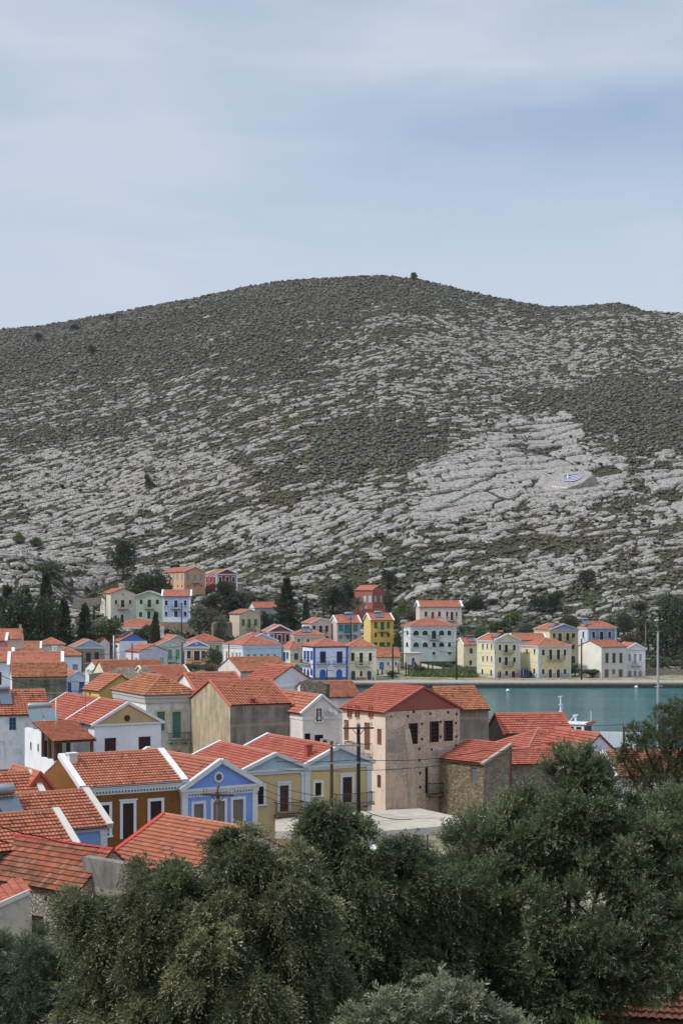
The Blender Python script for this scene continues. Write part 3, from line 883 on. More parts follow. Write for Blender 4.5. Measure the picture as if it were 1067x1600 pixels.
house('house with a mint white gable and two air conditioners', 134, 155, 212, 232, 1047, 24, 'gR', 1.25, WHITE2, wallL=plaster('d5dfd8', .1), tile=COR, D=None, extra=[('ac', 'L', 140, 1048.5), ('ac', 'L', 146, 1049.5)])
house('red roofed shed between the grey wall and the pink house', None, 440, 474, 145, 1137, 20, 'gR', 1.2, GREYC2, D=5, tile=RED, name='shed')
house('house with an old orange roof and grey cement wall beside the stone house', None, 698, 763, 138, 1109, 14, 'gR', 1.75, concrete('8d877f', '68635c'), D=8, tile=ORG, name='house')
house('big red roofed house with red painted wall and chimney cowl', 762, 787, 892, 141, 1147, 10, 'gR', 1.6, plaster('9b4434', .12), wallL=STN, D=None, tile=RED, over=.1, trim=('b5533f', .2, .14), extra=[('cowl', 812, 1160)])
house('low hipped red roof between the harbour ship and the olive', None, 826, 908, 133, 1168, 26, 'hip', 1.2, WHITE2, D=5, tile=RED)
house('rubble stone house with a low red roof behind the brown pole', None, 795, 892, 122, 1194, 12, 'gR', .95, STN, D=4.6, tile=RED)
house('rubble stone barn with a sloping red roof and blue grey shutter', 688, 755, 797, 117, 1192, 40, 'shedR', 1.2, STN, wallL=stone('93866f', '6f6456', '635949', 3.4), D=None, tile=RED, trim=('a59d92', .3, .16), wins=[('L', 's', '6d7684', 1200, 1222, [(736, 745)])], name='barn')
house('lavender white house by the water half hidden by the olive', None, 908, 963, 125, 1178, 22, 'gL', 1.5, plaster('ccd0e0', .06), D=7, tile=RED, extra=[('chimney', .7, -.1, .5, .5, 'b9462f')])
house('red roofed house behind the pine at the right edge', None, 962, 1100, 116, 1212, 8, 'gR', 1.5, WHITE2, D=6, tile=COR2, trim='dfdfe0', extra=[('chimney', .17, .6, .4, .4, 'cfcfd2')])
house('long orange roof in front of the quay', None, 486, 566, 172, 1090, 16, 'gR', 1.5, WHITE2, D=9, tile=FARO)

# ---- left middle distance
house('beige house with a white verge and slim chimney at the left edge', None, -30, 34, 285, 998, 8, 'gR', 1.6, plaster('c8b49c', .12), D=7, tile=FAR, cornice=('d5d3d0', .3, .15), extra=[('chimney', .95, .75, .45, 1.2, 'b09a80')])
house('pink walled house at the left edge', None, -40, 8.5, 272, 1001, 8, 'gR', 1.2, plaster('c08488', .15), D=6, tile=FAR, trim=('dadada', .5, .2))
house('long red roofed house with a white end parapet', None, 16, 96, 236, 1039, 10, 'gR', 1.75, WHITE2, D=8, tile=FAR, trim=('dddddd', .5, .25))
house('red roofed house at the left edge with a white dividing parapet', None, -40, 18, 250, 1034, 10, 'gR', 2.0, BLUEW, D=8, tile=FAR, trim=('dddddd', .5, .25))
house('old house with a faded hipped roof among the left roofs', None, 12, 84, 272, 1026, 12, 'hip', 1.9, WHITE2, D=9, tile=FARO)
house('little orange roof with a white end wall below the dark conifers', None, 30, 63, 296, 1013, 10, 'gR', 1.15, WHITE2, D=6, tile=FARO, trim=('dddddd', .4, .2))
house('grey white house with a low pyramid roof below the dark conifers', None, 62, 102, 312, 1007, 14, 'hip', 1.2, plaster('b9bcc0', .2), D=6, tile=FAR)
house('pale blue house with an ochre cornice and two blue windows', 80, 87, 129, 268, 1024, 16, 'hip', 1.2, BLUEW, D=7, tile=FARO, cornice=('b8975a', .25, .2), sur='dfe2e8', wins=[('R', 's', '7d92b8', 1038, 1050, [(97, 106), (114, 122)])], extra=[('chimney', .0, .4, .8, .9, 'e0e0e2')])
house('grey stone house with a light blue pediment and dark shutters', None, 117, 164, 318, 1011.5, 18, 'gL', 1.45, plaster('8f8b82', .4), gable=plaster('8fa9cc', .08), D=8, tile=FAR, trim='d6d8da', cornice='d0d0ce', yb=1046, wins=[('R', 's', '2c2c2e', 1020, 1034, [(135, 142)]), ('R', 's', '2c2c2e', 1019, 1032, [(148.5, 155)])], balc=[('R', 132, 148, 1029, 1036, '2c2c2e')])
house('small pale pink gable behind the blue pediment house', None, 156, 172, 345, 1004, 25, 'gL', 1.0, plaster('d9c8bf', .1), D=6, tile=FAR)
house('white house with a vivid blue gable and rooftop solar panels', 165, 187, 230.5, 345, 1002, 30, 'gL', 1.75, plaster('dfe3ec', .06), wallL=WHITE, gable=plaster('3f76c4', .08), D=None, tile=FAR, yb=1038, wins=[('L', 'w', '8a6a4a', 1005, 1009, [(168.5, 172)]), ('L', 'w', '8a6a4a', 1007.5, 1012, [(180.5, 184)])], extra=[('solar', .3, .35, 1.05)])  # bluish R white holds that wall's shade, WHITE is the lit side
house('lavender house with mint green shutters', 196, 217.5, 262.5, 333, 1018, 32, 'gL', 1.35, plaster('c4bfd6', .06), wallL=plaster('dccfdc', .06), D=None, tile=FAR, yb=1046, wins=[('R', 's', '7fc0a4', 1029, 1034, [(223, 230)]), ('R', 's', '5aa790', 1029, 1036, [(236.5, 243)]), ('R', 's', '7fc0a4', 1028, 1040, [(249, 256)]), ('L', 'w', 'cfd8d4', 1028, 1034, [(197.5, 200), (211.5, 215)])])
house('grey green gabled house with tall green shutters', 236, 246, 286, 350, 1008.5, 18, 'gL', 1.25, plaster('bcc6c4', .08), D=9, tile=FAR, trim='cfd4d4', cornice='cfd4d4', yb=1046, wins=[('R', 's', '6f9a82', 1015, 1030, [(263, 269), (275, 281)]), ('R', 's', '6f9a82', 1036, 1043, [(263, 269), (275, 281)]), ('R', 'w', '777f80', 1007, 1010, [(265, 267)])], balc=[('R', 262, 276, 1026, 1033, '3a3a3c')])
house('beige gable with an orange roof up behind the grey green house', None, 262, 292, 372, 1001, 22, 'gL', 1.2, plaster('bdb2a4', .12), D=9, tile=FAR, trim='d0ccc6', yb=1040)
house('small orange house with a blue and white pediment and brown shutters', None, 289, 327, 352, 1010.5, 8, 'gL', 1.3, plaster('dcaa62', .08), gable=plaster('6f8fcc', .06), D=8, tile=FAR, trim=('e0e2e4', .3, .25), cornice=('e0e2e4', .45, .2), pilaster='e0e2e4', sur='e2e4e6', yb=1049, oculus=(307, 1004.5, .42, 'd5d9e2'), wins=[('R', 's', '4a2a26', 1017, 1029, [(292.5, 298.5), (315, 321)]), ('R', 'd', '4a2a26', 1017, 1032, [(303.5, 312.5)]), ('R', 'd', '4a2f2a', 1038, 1048, [(303, 308), (315, 321)])], balc=[('R', 299, 315, 1027, 1033, '33302e')])
house('taller orange house with a red hipped roof and green shutters behind', None, 299, 349, 378, 1002, 14, 'hip', 1.7, plaster('d8aa6c', .08), D=8, tile=RED, cornice=('dcdee0', .5, .2), pilaster='dcdee0', yb=1032, wins=[('R', 's', '4f8a68', 1008, 1020, [(326, 331), (337, 343)])], sur='dfe1e2')
house('white corniced house with an orange roof terrace and pink oven', None, 185, 256, 388, 980, 12, 'hip', 1.9, plaster('c9cbd0', .1), D=9, tile=FAR, cornice=('dfe0e2', .9, .25), pilaster='dfe0e2', yb=1008, wins=[('R', 'd', '3a2a28', 990, 1003, [(244, 251)]), ('R', 'd', '3a2a28', 990, 1001, [(235, 239)])], sur='dcdad2')
house('cream and light blue mansion with a long row of windows', 349, 380, 439, 325, 1008, 30, 'hip', 1.7, plaster('b5cbe4', .08), wallL=plaster('ded8cc', .08), D=None, tile=FAR, cornice=('c2d3e8', .75, .22), pilaster='c8d6e8', sur='cfd8e0',
      wins=[('R', 'w', 'c9d2da', 1022, 1030, [(385.5, 391), (396, 401), (406.5, 411.5), (416.5, 421.5), (427, 432)]), ('L', 'w', 'd5d5d2', 1018, 1031, [(353.5, 356)]), ('L', 'w', 'd5d5d2', 1019.5, 1031, [(362.5, 365), (368.8, 371.3), (374, 376.3)])])
house('long house with a light blue gable and white verge behind the mansion', 376, 384, 434, 352, 1001.5, 18, 'gL', 1.55, plaster('aac4e2', .06), D=9, tile=tile('a8584f', '97504a', .1, .3), trim=('e0e3e6', .3, .25), cornice='e0e3e6')
house('maroon house with white trim and a pediment', 413, 418.5, 457, 368, 987, 12, 'gL', 1.5, plaster('8c4453', .08, '6a3a44'), wallL=plaster('97505c', .08), D=8, tile=FAR, trim=('e2e4e6', .4, .3), cornice=('e0e2e4', .3, .2), pilaster='e0e2e4', sur='dcdfe2', yb=1010, wins=[('R', 'w', 'd5d8da', 991, 998, [(422, 427.5)]), ('R', 'd', '3d2a2c', 992, 1003, [(434, 439.5)]), ('R', 'd', '3d2a2c', 991, 1004, [(446.5, 452)])], balc=[('R', 433, 444, 998, 1003, '33262a')])
house('sandy house with three green shutters and a small balcony', 359, 374, 407, 400, 959, 24, 'gL', 1.05, plaster('c9b998', .3), wallL=plaster('cdc3ae', .35), D=None, tile=FAR, yb=993, trim='cbbfa8', wins=[('R', 's', '1f7a50', 967.5, 978, [(378, 382.5), (397.5, 402)]), ('R', 'd', '1f7a50', 967.5, 981, [(387, 392)]), ('R', 'w', 'd0d0cc', 984.5, 990, [(396.5, 401)])], balc=[('R', 384, 397, 975.5, 981.5, '3a3430')])
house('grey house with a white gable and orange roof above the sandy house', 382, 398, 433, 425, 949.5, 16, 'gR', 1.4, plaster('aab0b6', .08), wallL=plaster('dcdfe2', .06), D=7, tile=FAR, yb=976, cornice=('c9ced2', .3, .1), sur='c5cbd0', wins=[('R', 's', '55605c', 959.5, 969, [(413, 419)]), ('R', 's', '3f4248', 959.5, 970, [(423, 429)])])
house('khaki house with a hipped roof and solar panel in front of the pink house', 457, 460, 506, 360, 992, 8, 'hip', 1.6, plaster('bfae84', .12), D=8, tile=FAR, cornice=('d8d6ce', .6, .2), yb=1014, sur='dcdad2', wins=[('R', 'w', 'b9c4cc', 998, 1004, [(464, 469.5), (478.5, 484.5)])], extra=[('solar', .43, .2, 1.05)])
house('pale pink house with navy shutters and a gable', 472, 485.5, 518, 386, 974, 22, 'gL', 1.25, plaster('d6b9b4', .08), wallL=plaster('ddd0cc', .08), D=None, tile=FAR, yb=1002, trim=('dcd5d2', .25, .2), sur='ddd5d2', wins=[('R', 's', '2a3350', 977.5, 987, [(488.5, 493), (508, 513)]), ('R', 'd', '2a3350', 977.5, 991, [(498.5, 503.5)]), ('R', 's', '2a3350', 994, 1000, [(508.5, 513.5)])], balc=[('R', 497, 509, 985, 991, '2c2c34')])
house('greyish pink house with big teal shutters and a teal balcony', 519, 526.5, 563.5, 384, 973, 14, 'gR', 1.7, plaster('b5a596', .1), wallL=plaster('c8beb4', .1), D=7, tile=FAR, yb=1003, trim=('e0e0e0', .35, .25), wins=[('R', 's', '2f8791', 976, 987, [(529, 536), (552, 559)]), ('R', 's', '2f7a86', 976, 990, [(538, 549.5)]), ('R', 's', '2f8791', 992, 998.5, [(529.5, 534.5), (541.5, 546), (553, 558)])], balc=[('R', 536, 552, 984, 990.5, '3f8a94')], extra=[('solar', .62, .4, 1.05)])
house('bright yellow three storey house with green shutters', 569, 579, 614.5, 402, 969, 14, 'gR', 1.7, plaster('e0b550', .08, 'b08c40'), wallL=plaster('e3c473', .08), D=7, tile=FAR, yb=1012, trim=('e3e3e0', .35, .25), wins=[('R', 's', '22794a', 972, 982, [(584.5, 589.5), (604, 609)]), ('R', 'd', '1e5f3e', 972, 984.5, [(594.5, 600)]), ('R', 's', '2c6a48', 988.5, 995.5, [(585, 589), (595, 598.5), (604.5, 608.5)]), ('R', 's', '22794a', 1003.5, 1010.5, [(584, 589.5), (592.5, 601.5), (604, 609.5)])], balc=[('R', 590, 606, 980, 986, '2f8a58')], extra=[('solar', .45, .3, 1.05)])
house('brick red house with pale blue windows up the slope', 554, 582, 599, 450, 922, 50, 'gL', 1.3, plaster('a5564c', .12), wallL=plaster('a8584e', .15, 'c9a9a0'), D=None, tile=FAR, yb=959, wins=[('L', 's', 'a9c9d4', 930, 941, [(567, 572), (575, 580)]), ('R', 's', 'a9c9d4', 930.5, 940.5, [(585, 588.5), (594, 597)]), ('L', 's', 'a9c9d4', 946, 951, [(569.5, 573)])])
house('long pale pink house with white parapets and red shutters', None, 655.5, 721, 420, 948, 6, 'gR', 1.5, plaster('d5c3b8', .08), D=7, tile=FAR, yb=985, trim=('e2e2e2', .5, .35), cornice=('dcd8d4', .25, .1), sur='dcd9d6', wins=[('R', 's', '6f2c2c', 955.5, 963.5, [(663, 667.5), (684, 688.5), (696.5, 700), (711.5, 714.5)]), ('R', 'd', '9c3f38', 956, 968, [(673.5, 678)]), ('R', 'd', '4a2f2c', 956, 969, [(703.5, 708)])], balc=[('R', 669, 683, 964, 968.5, 'a04a40'), ('R', 698, 712, 964.5, 969.5, '3a302e')])
house('large pale green mansion with dark arched windows in two rows', 628, 641.5, 712, 380, 978, 14, 'hip', 1.5, plaster('becbc8', .06, '9aa8a4'), wallL=plaster('d3dad8', .06), D=None, tile=FAR, yb=1030, cornice=('d5dcdc', .45, .2), pilaster='d5dcdc', sur='dde3e2', bands=((.37, 'd0d8d6'),),
      wins=[('R', 'a', '2b2e33', 985, 992.5, [(645.5, 654), (659.5, 668), (685.5, 693.5), (698.5, 704.5)]), ('R', 'A', '2b2e33', 985, 998, [(674, 681)]), ('R', 'a', '2b2e33', 1003.5, 1010.5, [(645.5, 654), (660, 668), (675, 680.5), (685.5, 693.5), (699.5, 704)]), ('R', 'w', '2b2e33', 1018.5, 1023, [(675, 680), (699.5, 705)]), ('L', 'a', '2b2e33', 984.5, 992, [(635.5, 638)]), ('L', 'a', '2b2e33', 1003, 1010, [(634.5, 638)])], balc=[('R', 670, 686, 992.5, 998.5, '33363a')])
house('white quayside house with cobalt blue trim and arched doors', 472, 490, 543, 338, 1010, 18, 'hip', 1.6, plaster('d5ddef', .05), wallL=plaster('e0e2ea', .05), D=None, tile=FAR, cornice=('2f55a8', .3, .2), pilaster='3c60b4', sur='2f55a8', bands=((.48, '8ea8d8'),), base=(STN, .75),
      wins=[('R', 's', '2a2630', 1019, 1035, [(501, 508), (527, 534)]), ('R', 'A', '2f5fb0', 1047, 1063, [(500.5, 507.5), (526.5, 533.5)]), ('L', 's', '2f4a8a', 1018, 1030, [(475, 478), (485.5, 488)]), ('L', 'd', '3a3444', 1018, 1035, [(480, 483)]), ('L', 'a', '2c3a5a', 1045, 1054, [(475, 477.5), (485.5, 488)]), ('L', 'A', '2a2a33', 1046, 1061, [(480, 483)])], balc=[('R', 495, 514, 1033, 1039, '39435c'), ('R', 520.5, 540, 1033, 1039, '39435c'), ('L', 473, 486, 1031, 1037, '39435c')])
house('cream quayside house next to the cobalt trimmed one, dark doors', None, 543.5, 587, 341, 1010, 5, 'hip', 1.6, plaster('d9cfb4', .08), D=8, tile=FAR, cornice=('dcd8ca', .4, .2), pilaster='dcd8ca', sur='dedacd', bands=((.5, 'cfc8b2'),), base=(STN, .6),
      wins=[('R', 's', '2e2826', 1020, 1033, [(548.5, 553.5), (576, 581)]), ('R', 'd', '2e2826', 1020, 1039, [(561.5, 567)]), ('R', 'A', '39414a', 1048, 1063, [(548.5, 555), (573.5, 580)]), ('R', 'a', '54302c', 1048, 1057, [(562, 566)])], balc=[('R', 555, 577, 1033, 1040, '2f2b2a')])
house('low cottage with an orange roof and blue door behind the iron posts', None, 587, 625, 366, 1026, 6, 'gR', 2.0, plaster('d2c4ae', .1), D=6, tile=FARO, yb=1050, wins=[('R', 'd', '3f74bc', 1034.5, 1046, [(592.5, 600)]), ('R', 's', '3f5f94', 1034.5, 1039.5, [(604.5, 608), (616.5, 620)])], sur='dcdad4')
house('small flat roofed cream hut with a blue door', 630, 633, 658, 372, 1021, 10, 'flat', 0, plaster('d5cab4', .1), D=4, yb=1044, wins=[('R', 'd', '3f74bc', 1028, 1039, [(643, 648)])], name='hut')
house('narrow cream house between the mansion and the yellow quayside house', 715, 724, 746, 376, 1007, 14, 'gR', 1.4, plaster('dcd0a4', .1), wallL=plaster('e0d9bc', .1), D=6, tile=FAR, yb=1052, trim='e2e2de', wins=[('R', 's', '5a3a2c', 1013, 1021, [(733.5, 738)]), ('R', 's', '4a3f34', 1032, 1039, [(733, 737)])], extra=[('solar', .75, .3, 1.05, 'b5623a')])
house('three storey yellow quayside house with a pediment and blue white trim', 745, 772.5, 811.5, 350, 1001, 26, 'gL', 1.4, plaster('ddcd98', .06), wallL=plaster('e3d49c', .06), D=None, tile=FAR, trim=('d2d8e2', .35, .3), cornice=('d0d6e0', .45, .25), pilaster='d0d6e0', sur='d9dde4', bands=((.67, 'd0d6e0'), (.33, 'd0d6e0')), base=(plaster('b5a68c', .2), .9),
      wins=[('R', 's', '3a2c2e', 1007.5, 1016, [(778.5, 782.5), (801, 805)]), ('R', 'd', '3a2c2e', 1007.5, 1021, [(788, 793)]), ('R', 's', '3a2c2e', 1027, 1035, [(778.5, 782.5), (801, 805)]), ('R', 'd', '3a2c2e', 1027, 1040, [(788, 793)]), ('R', 'A', '4f2a26', 1048.5, 1061, [(777.5, 782.5), (798.8, 804)]), ('R', 'a', '3a3f48', 1048, 1056, [(788.5, 793)]),
            ('L', 's', '3a3538', 1005.5, 1014, [(753, 755.3), (760, 762), (766.7, 768.7)]), ('L', 's', '3a3538', 1025, 1033, [(753, 755.3), (760, 762), (766.7, 768.7)]), ('L', 'a', '3a3f48', 1045, 1054, [(752.3, 754.7)]), ('L', 'a', '3a3f48', 1046, 1056, [(766, 768.5)])], balc=[('R', 785, 800, 1015.5, 1021, '33383c'), ('R', 785, 800, 1034.5, 1040, '33383c')], extra=[('solar', .3, .35, 1.05, 'c0653c')])
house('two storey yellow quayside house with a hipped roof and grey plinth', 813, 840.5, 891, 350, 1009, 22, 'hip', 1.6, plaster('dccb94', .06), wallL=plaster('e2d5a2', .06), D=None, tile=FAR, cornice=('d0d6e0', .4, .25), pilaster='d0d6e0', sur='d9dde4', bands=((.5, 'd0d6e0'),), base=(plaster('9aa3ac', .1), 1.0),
      wins=[('R', 's', '3a2c2e', 1015, 1024, [(846, 850.5), (880, 884)]), ('R', 'd', '3a2c2e', 1015, 1031, [(857.3, 862), (869.3, 874.3)]), ('R', 'A', '4f2a26', 1045.5, 1060, [(856.5, 861.5), (869, 874)]), ('R', 'a', '3a3f48', 1045, 1053.5, [(846, 850), (880, 884)]), ('L', 's', '3a3538', 1014, 1022, [(821.5, 824), (833.5, 836)]), ('L', 'a', '3a3f48', 1042, 1049, [(821.5, 824)]), ('L', 'a', '3a3f48', 1044, 1053, [(833, 835.7)])], balc=[('R', 853.5, 880, 1024.5, 1030.5, '33383c')])
house('red roofed house squeezed between the two yellow quayside houses', None, 801, 853, 366, 1000, 4, 'gR', 1.4, plaster('b9c4d8', .08), D=7, tile=FAR, trim=('dfe3e8', .3, .25))
house('yellow house with a blue pediment behind the hipped yellow one', 834, 858.5, 902.5, 388, 984, 20, 'gL', 1.35, plaster('cdbb88', .08), wallL=plaster('dccf9c', .08), gable=plaster('7f9ad0', .06), D=None, tile=FAR, yb=1042, trim=('d6d6ce', .3, .25), cornice=('d0ccb8', .4, .2), sur='d8d2bc', wins=[('R', 's', '4a2c2c', 989.5, 996.5, [(863, 867.5), (892.5, 898)]), ('R', 'd', '3a2728', 989.5, 1002, [(872, 877), (884, 889)]), ('R', 's', '4a3430', 1007, 1014, [(892.5, 897.5)]), ('R', 'A', '4a3430', 1024.5, 1036, [(892, 897.5)])], balc=[('R', 870, 893, 996, 1001.5, '33383c')], extra=[('solar', .25, .3, 1.05)])
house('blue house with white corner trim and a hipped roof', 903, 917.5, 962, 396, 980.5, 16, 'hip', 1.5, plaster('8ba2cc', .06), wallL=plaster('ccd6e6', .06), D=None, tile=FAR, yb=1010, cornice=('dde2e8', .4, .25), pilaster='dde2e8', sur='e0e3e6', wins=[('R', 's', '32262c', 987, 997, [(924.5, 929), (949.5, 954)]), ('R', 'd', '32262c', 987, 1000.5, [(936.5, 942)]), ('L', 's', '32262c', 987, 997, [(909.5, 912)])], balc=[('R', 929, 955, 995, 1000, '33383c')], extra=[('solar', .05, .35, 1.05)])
house('weathered white house with a blank side wall and brown shutters', 903, 939, 979, 350, 1011, 28, 'gR', 1.3, plaster('c9c7c4', .45, '938c84'), wallL=plaster('dcdacc', .15, 'b5ae98'), D=None, tile=FAR, wins=[('R', 's', '4f463f', 1020.5, 1036, [(945, 950), (956, 961), (967, 971.5)]), ('R', 'd', '7a5a44', 1046, 1060, [(944, 950), (966, 972)]), ('R', 's', '7a6a4a', 1046, 1053, [(956, 960)])], sur='c6bfb4')
house('white gabled house with grey blue shutters at the end of the quay', None, 978.5, 1007.5, 356, 1014, 8, 'gL', 1.25, plaster('d6d8da', .12), D=8, tile=FAR, trim=('dfe0e2', .3, .25), cornice='dcdde0', wins=[('R', 's', '8d9ba4', 1022, 1033, [(981, 985), (998, 1002)]), ('R', 'd', '8d9ba4', 1022, 1037, [(989.5, 994)]), ('R', 'A', '8a8f92', 1048, 1060.5, [(980.5, 985.5), (997, 1002)]), ('R', 'a', '6a7278', 1048, 1056, [(990, 993)])], balc=[('R', 986, 1001, 1034.5, 1040, '9a9da0')])
house('yellow house with blue shutters beside the light blue mansion', 439, 453.5, 473, 352, 1012.5, 28, 'hip', 1.5, plaster('d8cc98', .08), wallL=plaster('dfdccb', .08), D=None, tile=FAR, cornice=('d8d8d2', .45, .2), yb=1045, sur='d8d8d4', wins=[('L', 'd', '2f5f9c', 1019, 1034, [(442, 446.5)]), ('L', 's', '2f5f9c', 1019, 1030, [(447.5, 451)]), ('R', 's', '35507f', 1020.5, 1031, [(459.5, 466)])])
house('small teal house with an orange roof in front of the cobalt trimmed house', None, 455, 472, 320, 1046, 28, 'gL', 1.0, plaster('4f7f96', .1), D=6, tile=FARO, wins=[('R', 'w', 'd5dde0', 1048, 1051, [(460, 466)])], sur='d8dde0')
# ---- the row on the left slope
house('tall greige gabled house, first of the row on the slope', 157, 173.5, 211.5, 410, 927, 12, 'gL', 1.3, plaster('bcb6a9', .1), wallL=plaster('d3cdb9', .08), D=None, tile=FAR, yb=974, wins=[('R', 's', '2a2627', 937.5, 944, [(180, 183.5), (202, 205.5)]), ('R', 'd', '2a2627', 937.5, 949, [(189.5, 194.5)]), ('R', 's', '2a2627', 961.5, 970, [(179.5, 183)]), ('R', 'A', '2a2627', 960, 973, [(188.7, 193.5)])], balc=[('R', 184, 201, 945, 951, '2c2a2b')], sur='c9c4b8', oculus=(192, 928, .3, '2a2627'))
house('sage green gabled house in the middle of the row on the slope', None, 212, 254, 411, 931, 3, 'gL', 1.25, plaster('a9bca4', .08), D=8, tile=FAR, yb=970, trim=('cfd6d0', .35, .25), wins=[('R', 's', '20302c', 937, 944, [(219, 223), (244, 248.5)]), ('R', 'd', '20302c', 937, 949, [(231, 236.5)]), ('R', 's', '20302c', 956.5, 964, [(218, 222.5), (244, 248)]), ('R', 'A', '20302c', 955, 966, [(230.5, 235.5)])], balc=[('R', 226, 241, 944.5, 950.5, '2c302e')])
house('periwinkle blue house with white trim at the end of the row on the slope', None, 254.5, 297.5, 411, 931.5, 3, 'gR', 1.6, plaster('a0b3d2', .06), D=7, tile=FAR, yb=970, trim=('e2e4e6', .45, .35), pilaster='dfe2e8', base=(plaster('e0e2e6', .1), 1.0), sur='dfe2e8', wins=[('R', 's', '24344f', 938, 946, [(258, 262.5), (287.5, 292)]), ('R', 'd', '1f2f4c', 938, 949, [(272.5, 278)]), ('R', 's', '24344f', 955.5, 962.5, [(258, 262), (287.5, 292)]), ('R', 'd', '1f3a5c', 955, 968, [(272.5, 278)])], balc=[('R', 268, 282, 945, 951, '2c2e36')])
house('peach house with pale grey shutters high on the slope', 255.5, 288.5, 321, 445, 893, 22, 'gL', 1.35, plaster('c59a74', .08), wallL=plaster('cfa682', .08), D=None, tile=FAR, yb=926, trim=('d5c4b4', .3, .22), wins=[('R', 's', '8f9ca0', 897.5, 906, [(292.5, 296.5), (303, 307), (313, 317)]), ('L', 's', '9aa5a8', 897, 907, [(262, 264.8), (270.5, 273.5), (276.5, 279.5), (283.5, 286.3)]), ('R', 'w', '6a5a4a', 914, 917, [(293.5, 295.5), (304, 306), (314, 316)]), ('L', 'w', '6a5a4a', 914, 917, [(277, 278.7), (283.8, 285.5)])], balc=[('R', 300, 313, 904, 910, '8f9ca0')])
house('crimson house with white trim beside the peach house', 321.5, 338.5, 371, 447, 896.5, 18, 'gL', 1.3, plaster('7f3a42', .06), wallL=plaster('a53f42', .06), D=None, tile=FAR, yb=923, trim=('e2e3e5', .35, .25), cornice=('e0e1e4', .4, .2), pilaster='e2e3e5', sur='dfe0e2', wins=[('R', 's', '4f3034', 901.5, 910, [(342.5, 346.5), (363, 367)]), ('R', 'd', '4f3034', 901.5, 913, [(353, 358)]), ('L', 's', '6a3a3a', 901, 911, [(323, 325.5), (328.5, 331.5), (334, 337)])], balc=[('R', 350, 361, 908, 913, '33262a')])

house('white veranda annex with a tiled lean-to roof on brown posts', None, 85, 147.5, 112.6, 1160, 30, 'shedL', .95, plaster('dcdfe8', .06, 'b0b2b8'), wallL=WHITE, D=3.4, tile=COR, name='veranda', custom='veranda')  # shade put into the R white, lit white on L
# ------------------------------------------------------------------ terrain meshes
collect_controls()

def ground_mat():
    t = NT('village_ground')
    n1 = t.ramp(t.noise(t.pos(), .25, 5), .4, .62)
    c = t.mix(n1, lin('8f8674'), lin('56603a', .8))
    c = t.mix(t.ramp(t.noise(t.pos(), 1.6, 6, .7), .5, .7), c, lin('a89c88'))
    sy = t.n('ShaderNodeSeparateXYZ'); t.l(t.pos(), sy.inputs[0])
    g_ = t.mix(t.ramp(t.noise(t.pos(), .9, 6, .7), .4, .66), lin('3d4630', .8), lin('5d5a44', .8))
    c = t.mix(t.ramp(sy.outputs[1], 66, 54), c, g_)
    t.bump(t.noise(t.pos(), 3, 6, .7), .5, .2)
    return t.done(c, .95, .1)

gx = np.arange(-170, 170.1, 1.7); gy = np.arange(-40, 372.1, 1.7)
GX, GYY = np.meshgrid(gx, gy)
GZZ = land(GX, GYY)
nx_, ny_ = len(gx), len(gy)
def gridfaces(nc, nr):
    i = np.arange(nr - 1)[:, None] * nc + np.arange(nc - 1)[None, :]
    return np.stack([i, i + 1, i + 1 + nc, i + nc], -1).reshape(-1, 4)
me = npmesh('ground', np.stack([GX, GYY, GZZ], -1).reshape(-1, 3), gridfaces(nx_, ny_), ground_mat(), True)
tag(link('ground', me), kind='structure')

# hillside: fine enough that every slab of rock is real relief
NA, NR = 1450, 1250
aa = np.concatenate([np.linspace(-.9, -.262, 24)[:-1], np.linspace(-.26, .26, NA), np.linspace(.262, .9, 24)[1:]])
rr = np.linspace(0, 1, NR)
# rows evenly spaced in what an eye at the viewpoint resolves, a few rows over the crest
yy_s = np.concatenate([369.5 + (1060 - 369.5) * rr ** 1.18, np.array([1075, 1100, 1140, 1200, 1300, 1500])])
A, YY = np.meshgrid(aa, yy_s)
XX = A * YY
ZB = land(XX, YY)
fade = sstep(372, 400, YY)
PXc = CX + F * A
PYc = YH - F * (ZB - EYE) / YY
def blob(x, y, rx, ry, p=1.0):
    return np.exp(-(((PXc - x) / rx) ** 2 + ((PYc - y) / ry) ** 2) ** p)
wob = (fbm(XX / 26, YY / 36, 4, 21) - .5)
wx = PXc + wob * 90; wy = PYc + (fbm(XX / 22, YY / 34, 4, 31) - .5) * 60
def wblob(x, y, rx, ry): return np.exp(-(((wx - x) / rx) ** 2 + ((wy - y) / ry) ** 2) ** 2)
# how much bare rock: map of the slope
rockd = np.interp(PYc, [430, 470, 540, 600, 680, 760, 850, 930], [.05, .10, .21, .38, .48, .53, .52, .40])
topdark = sstep(-20, 50, (612 - .235 * wx) - wy) * sstep(800, 560, wx)      # dark scrub on the upper left shoulder
rockd = rockd * (1 - .78 * topdark)
rockd += .30 * sstep(430, 640, wx) * sstep(440, 500, wy) * sstep(620, 540, wy)
for (x, y, rx, ry, k) in ((600, 690, 140, 45, -.38), (470, 740, 120, 34, -.22), (970, 640, 120, 50, -.34), (1040, 700, 60, 40, -.25), (330, 800, 60, 30, -.14), (800, 560, 150, 30, .1),
                          (820, 690, 40, 40, -.2), (690, 860, 130, 30, -.12), (930, 860, 90, 30, -.15), (820, 800, 50, 50, -.15), (985, 760, 30, 60, -.25), (900, 480, 120, 16, -.3), (700, 455, 120, 14, -.3), (130, 690, 120, 24, -.12), (60, 650, 160, 40, -.08),
                          (600, 800, 120, 40, .2), (180, 760, 180, 60, .16), (520, 830, 150, 40, .15), (880, 800, 60, 40, .2), (700, 790, 60, 30, .3), (60, 800, 120, 40, .1), (70, 890, 130, 46, .4), (500, 900, 300, 25, .12)):
    rockd += k * wblob(x, y, rx, ry)
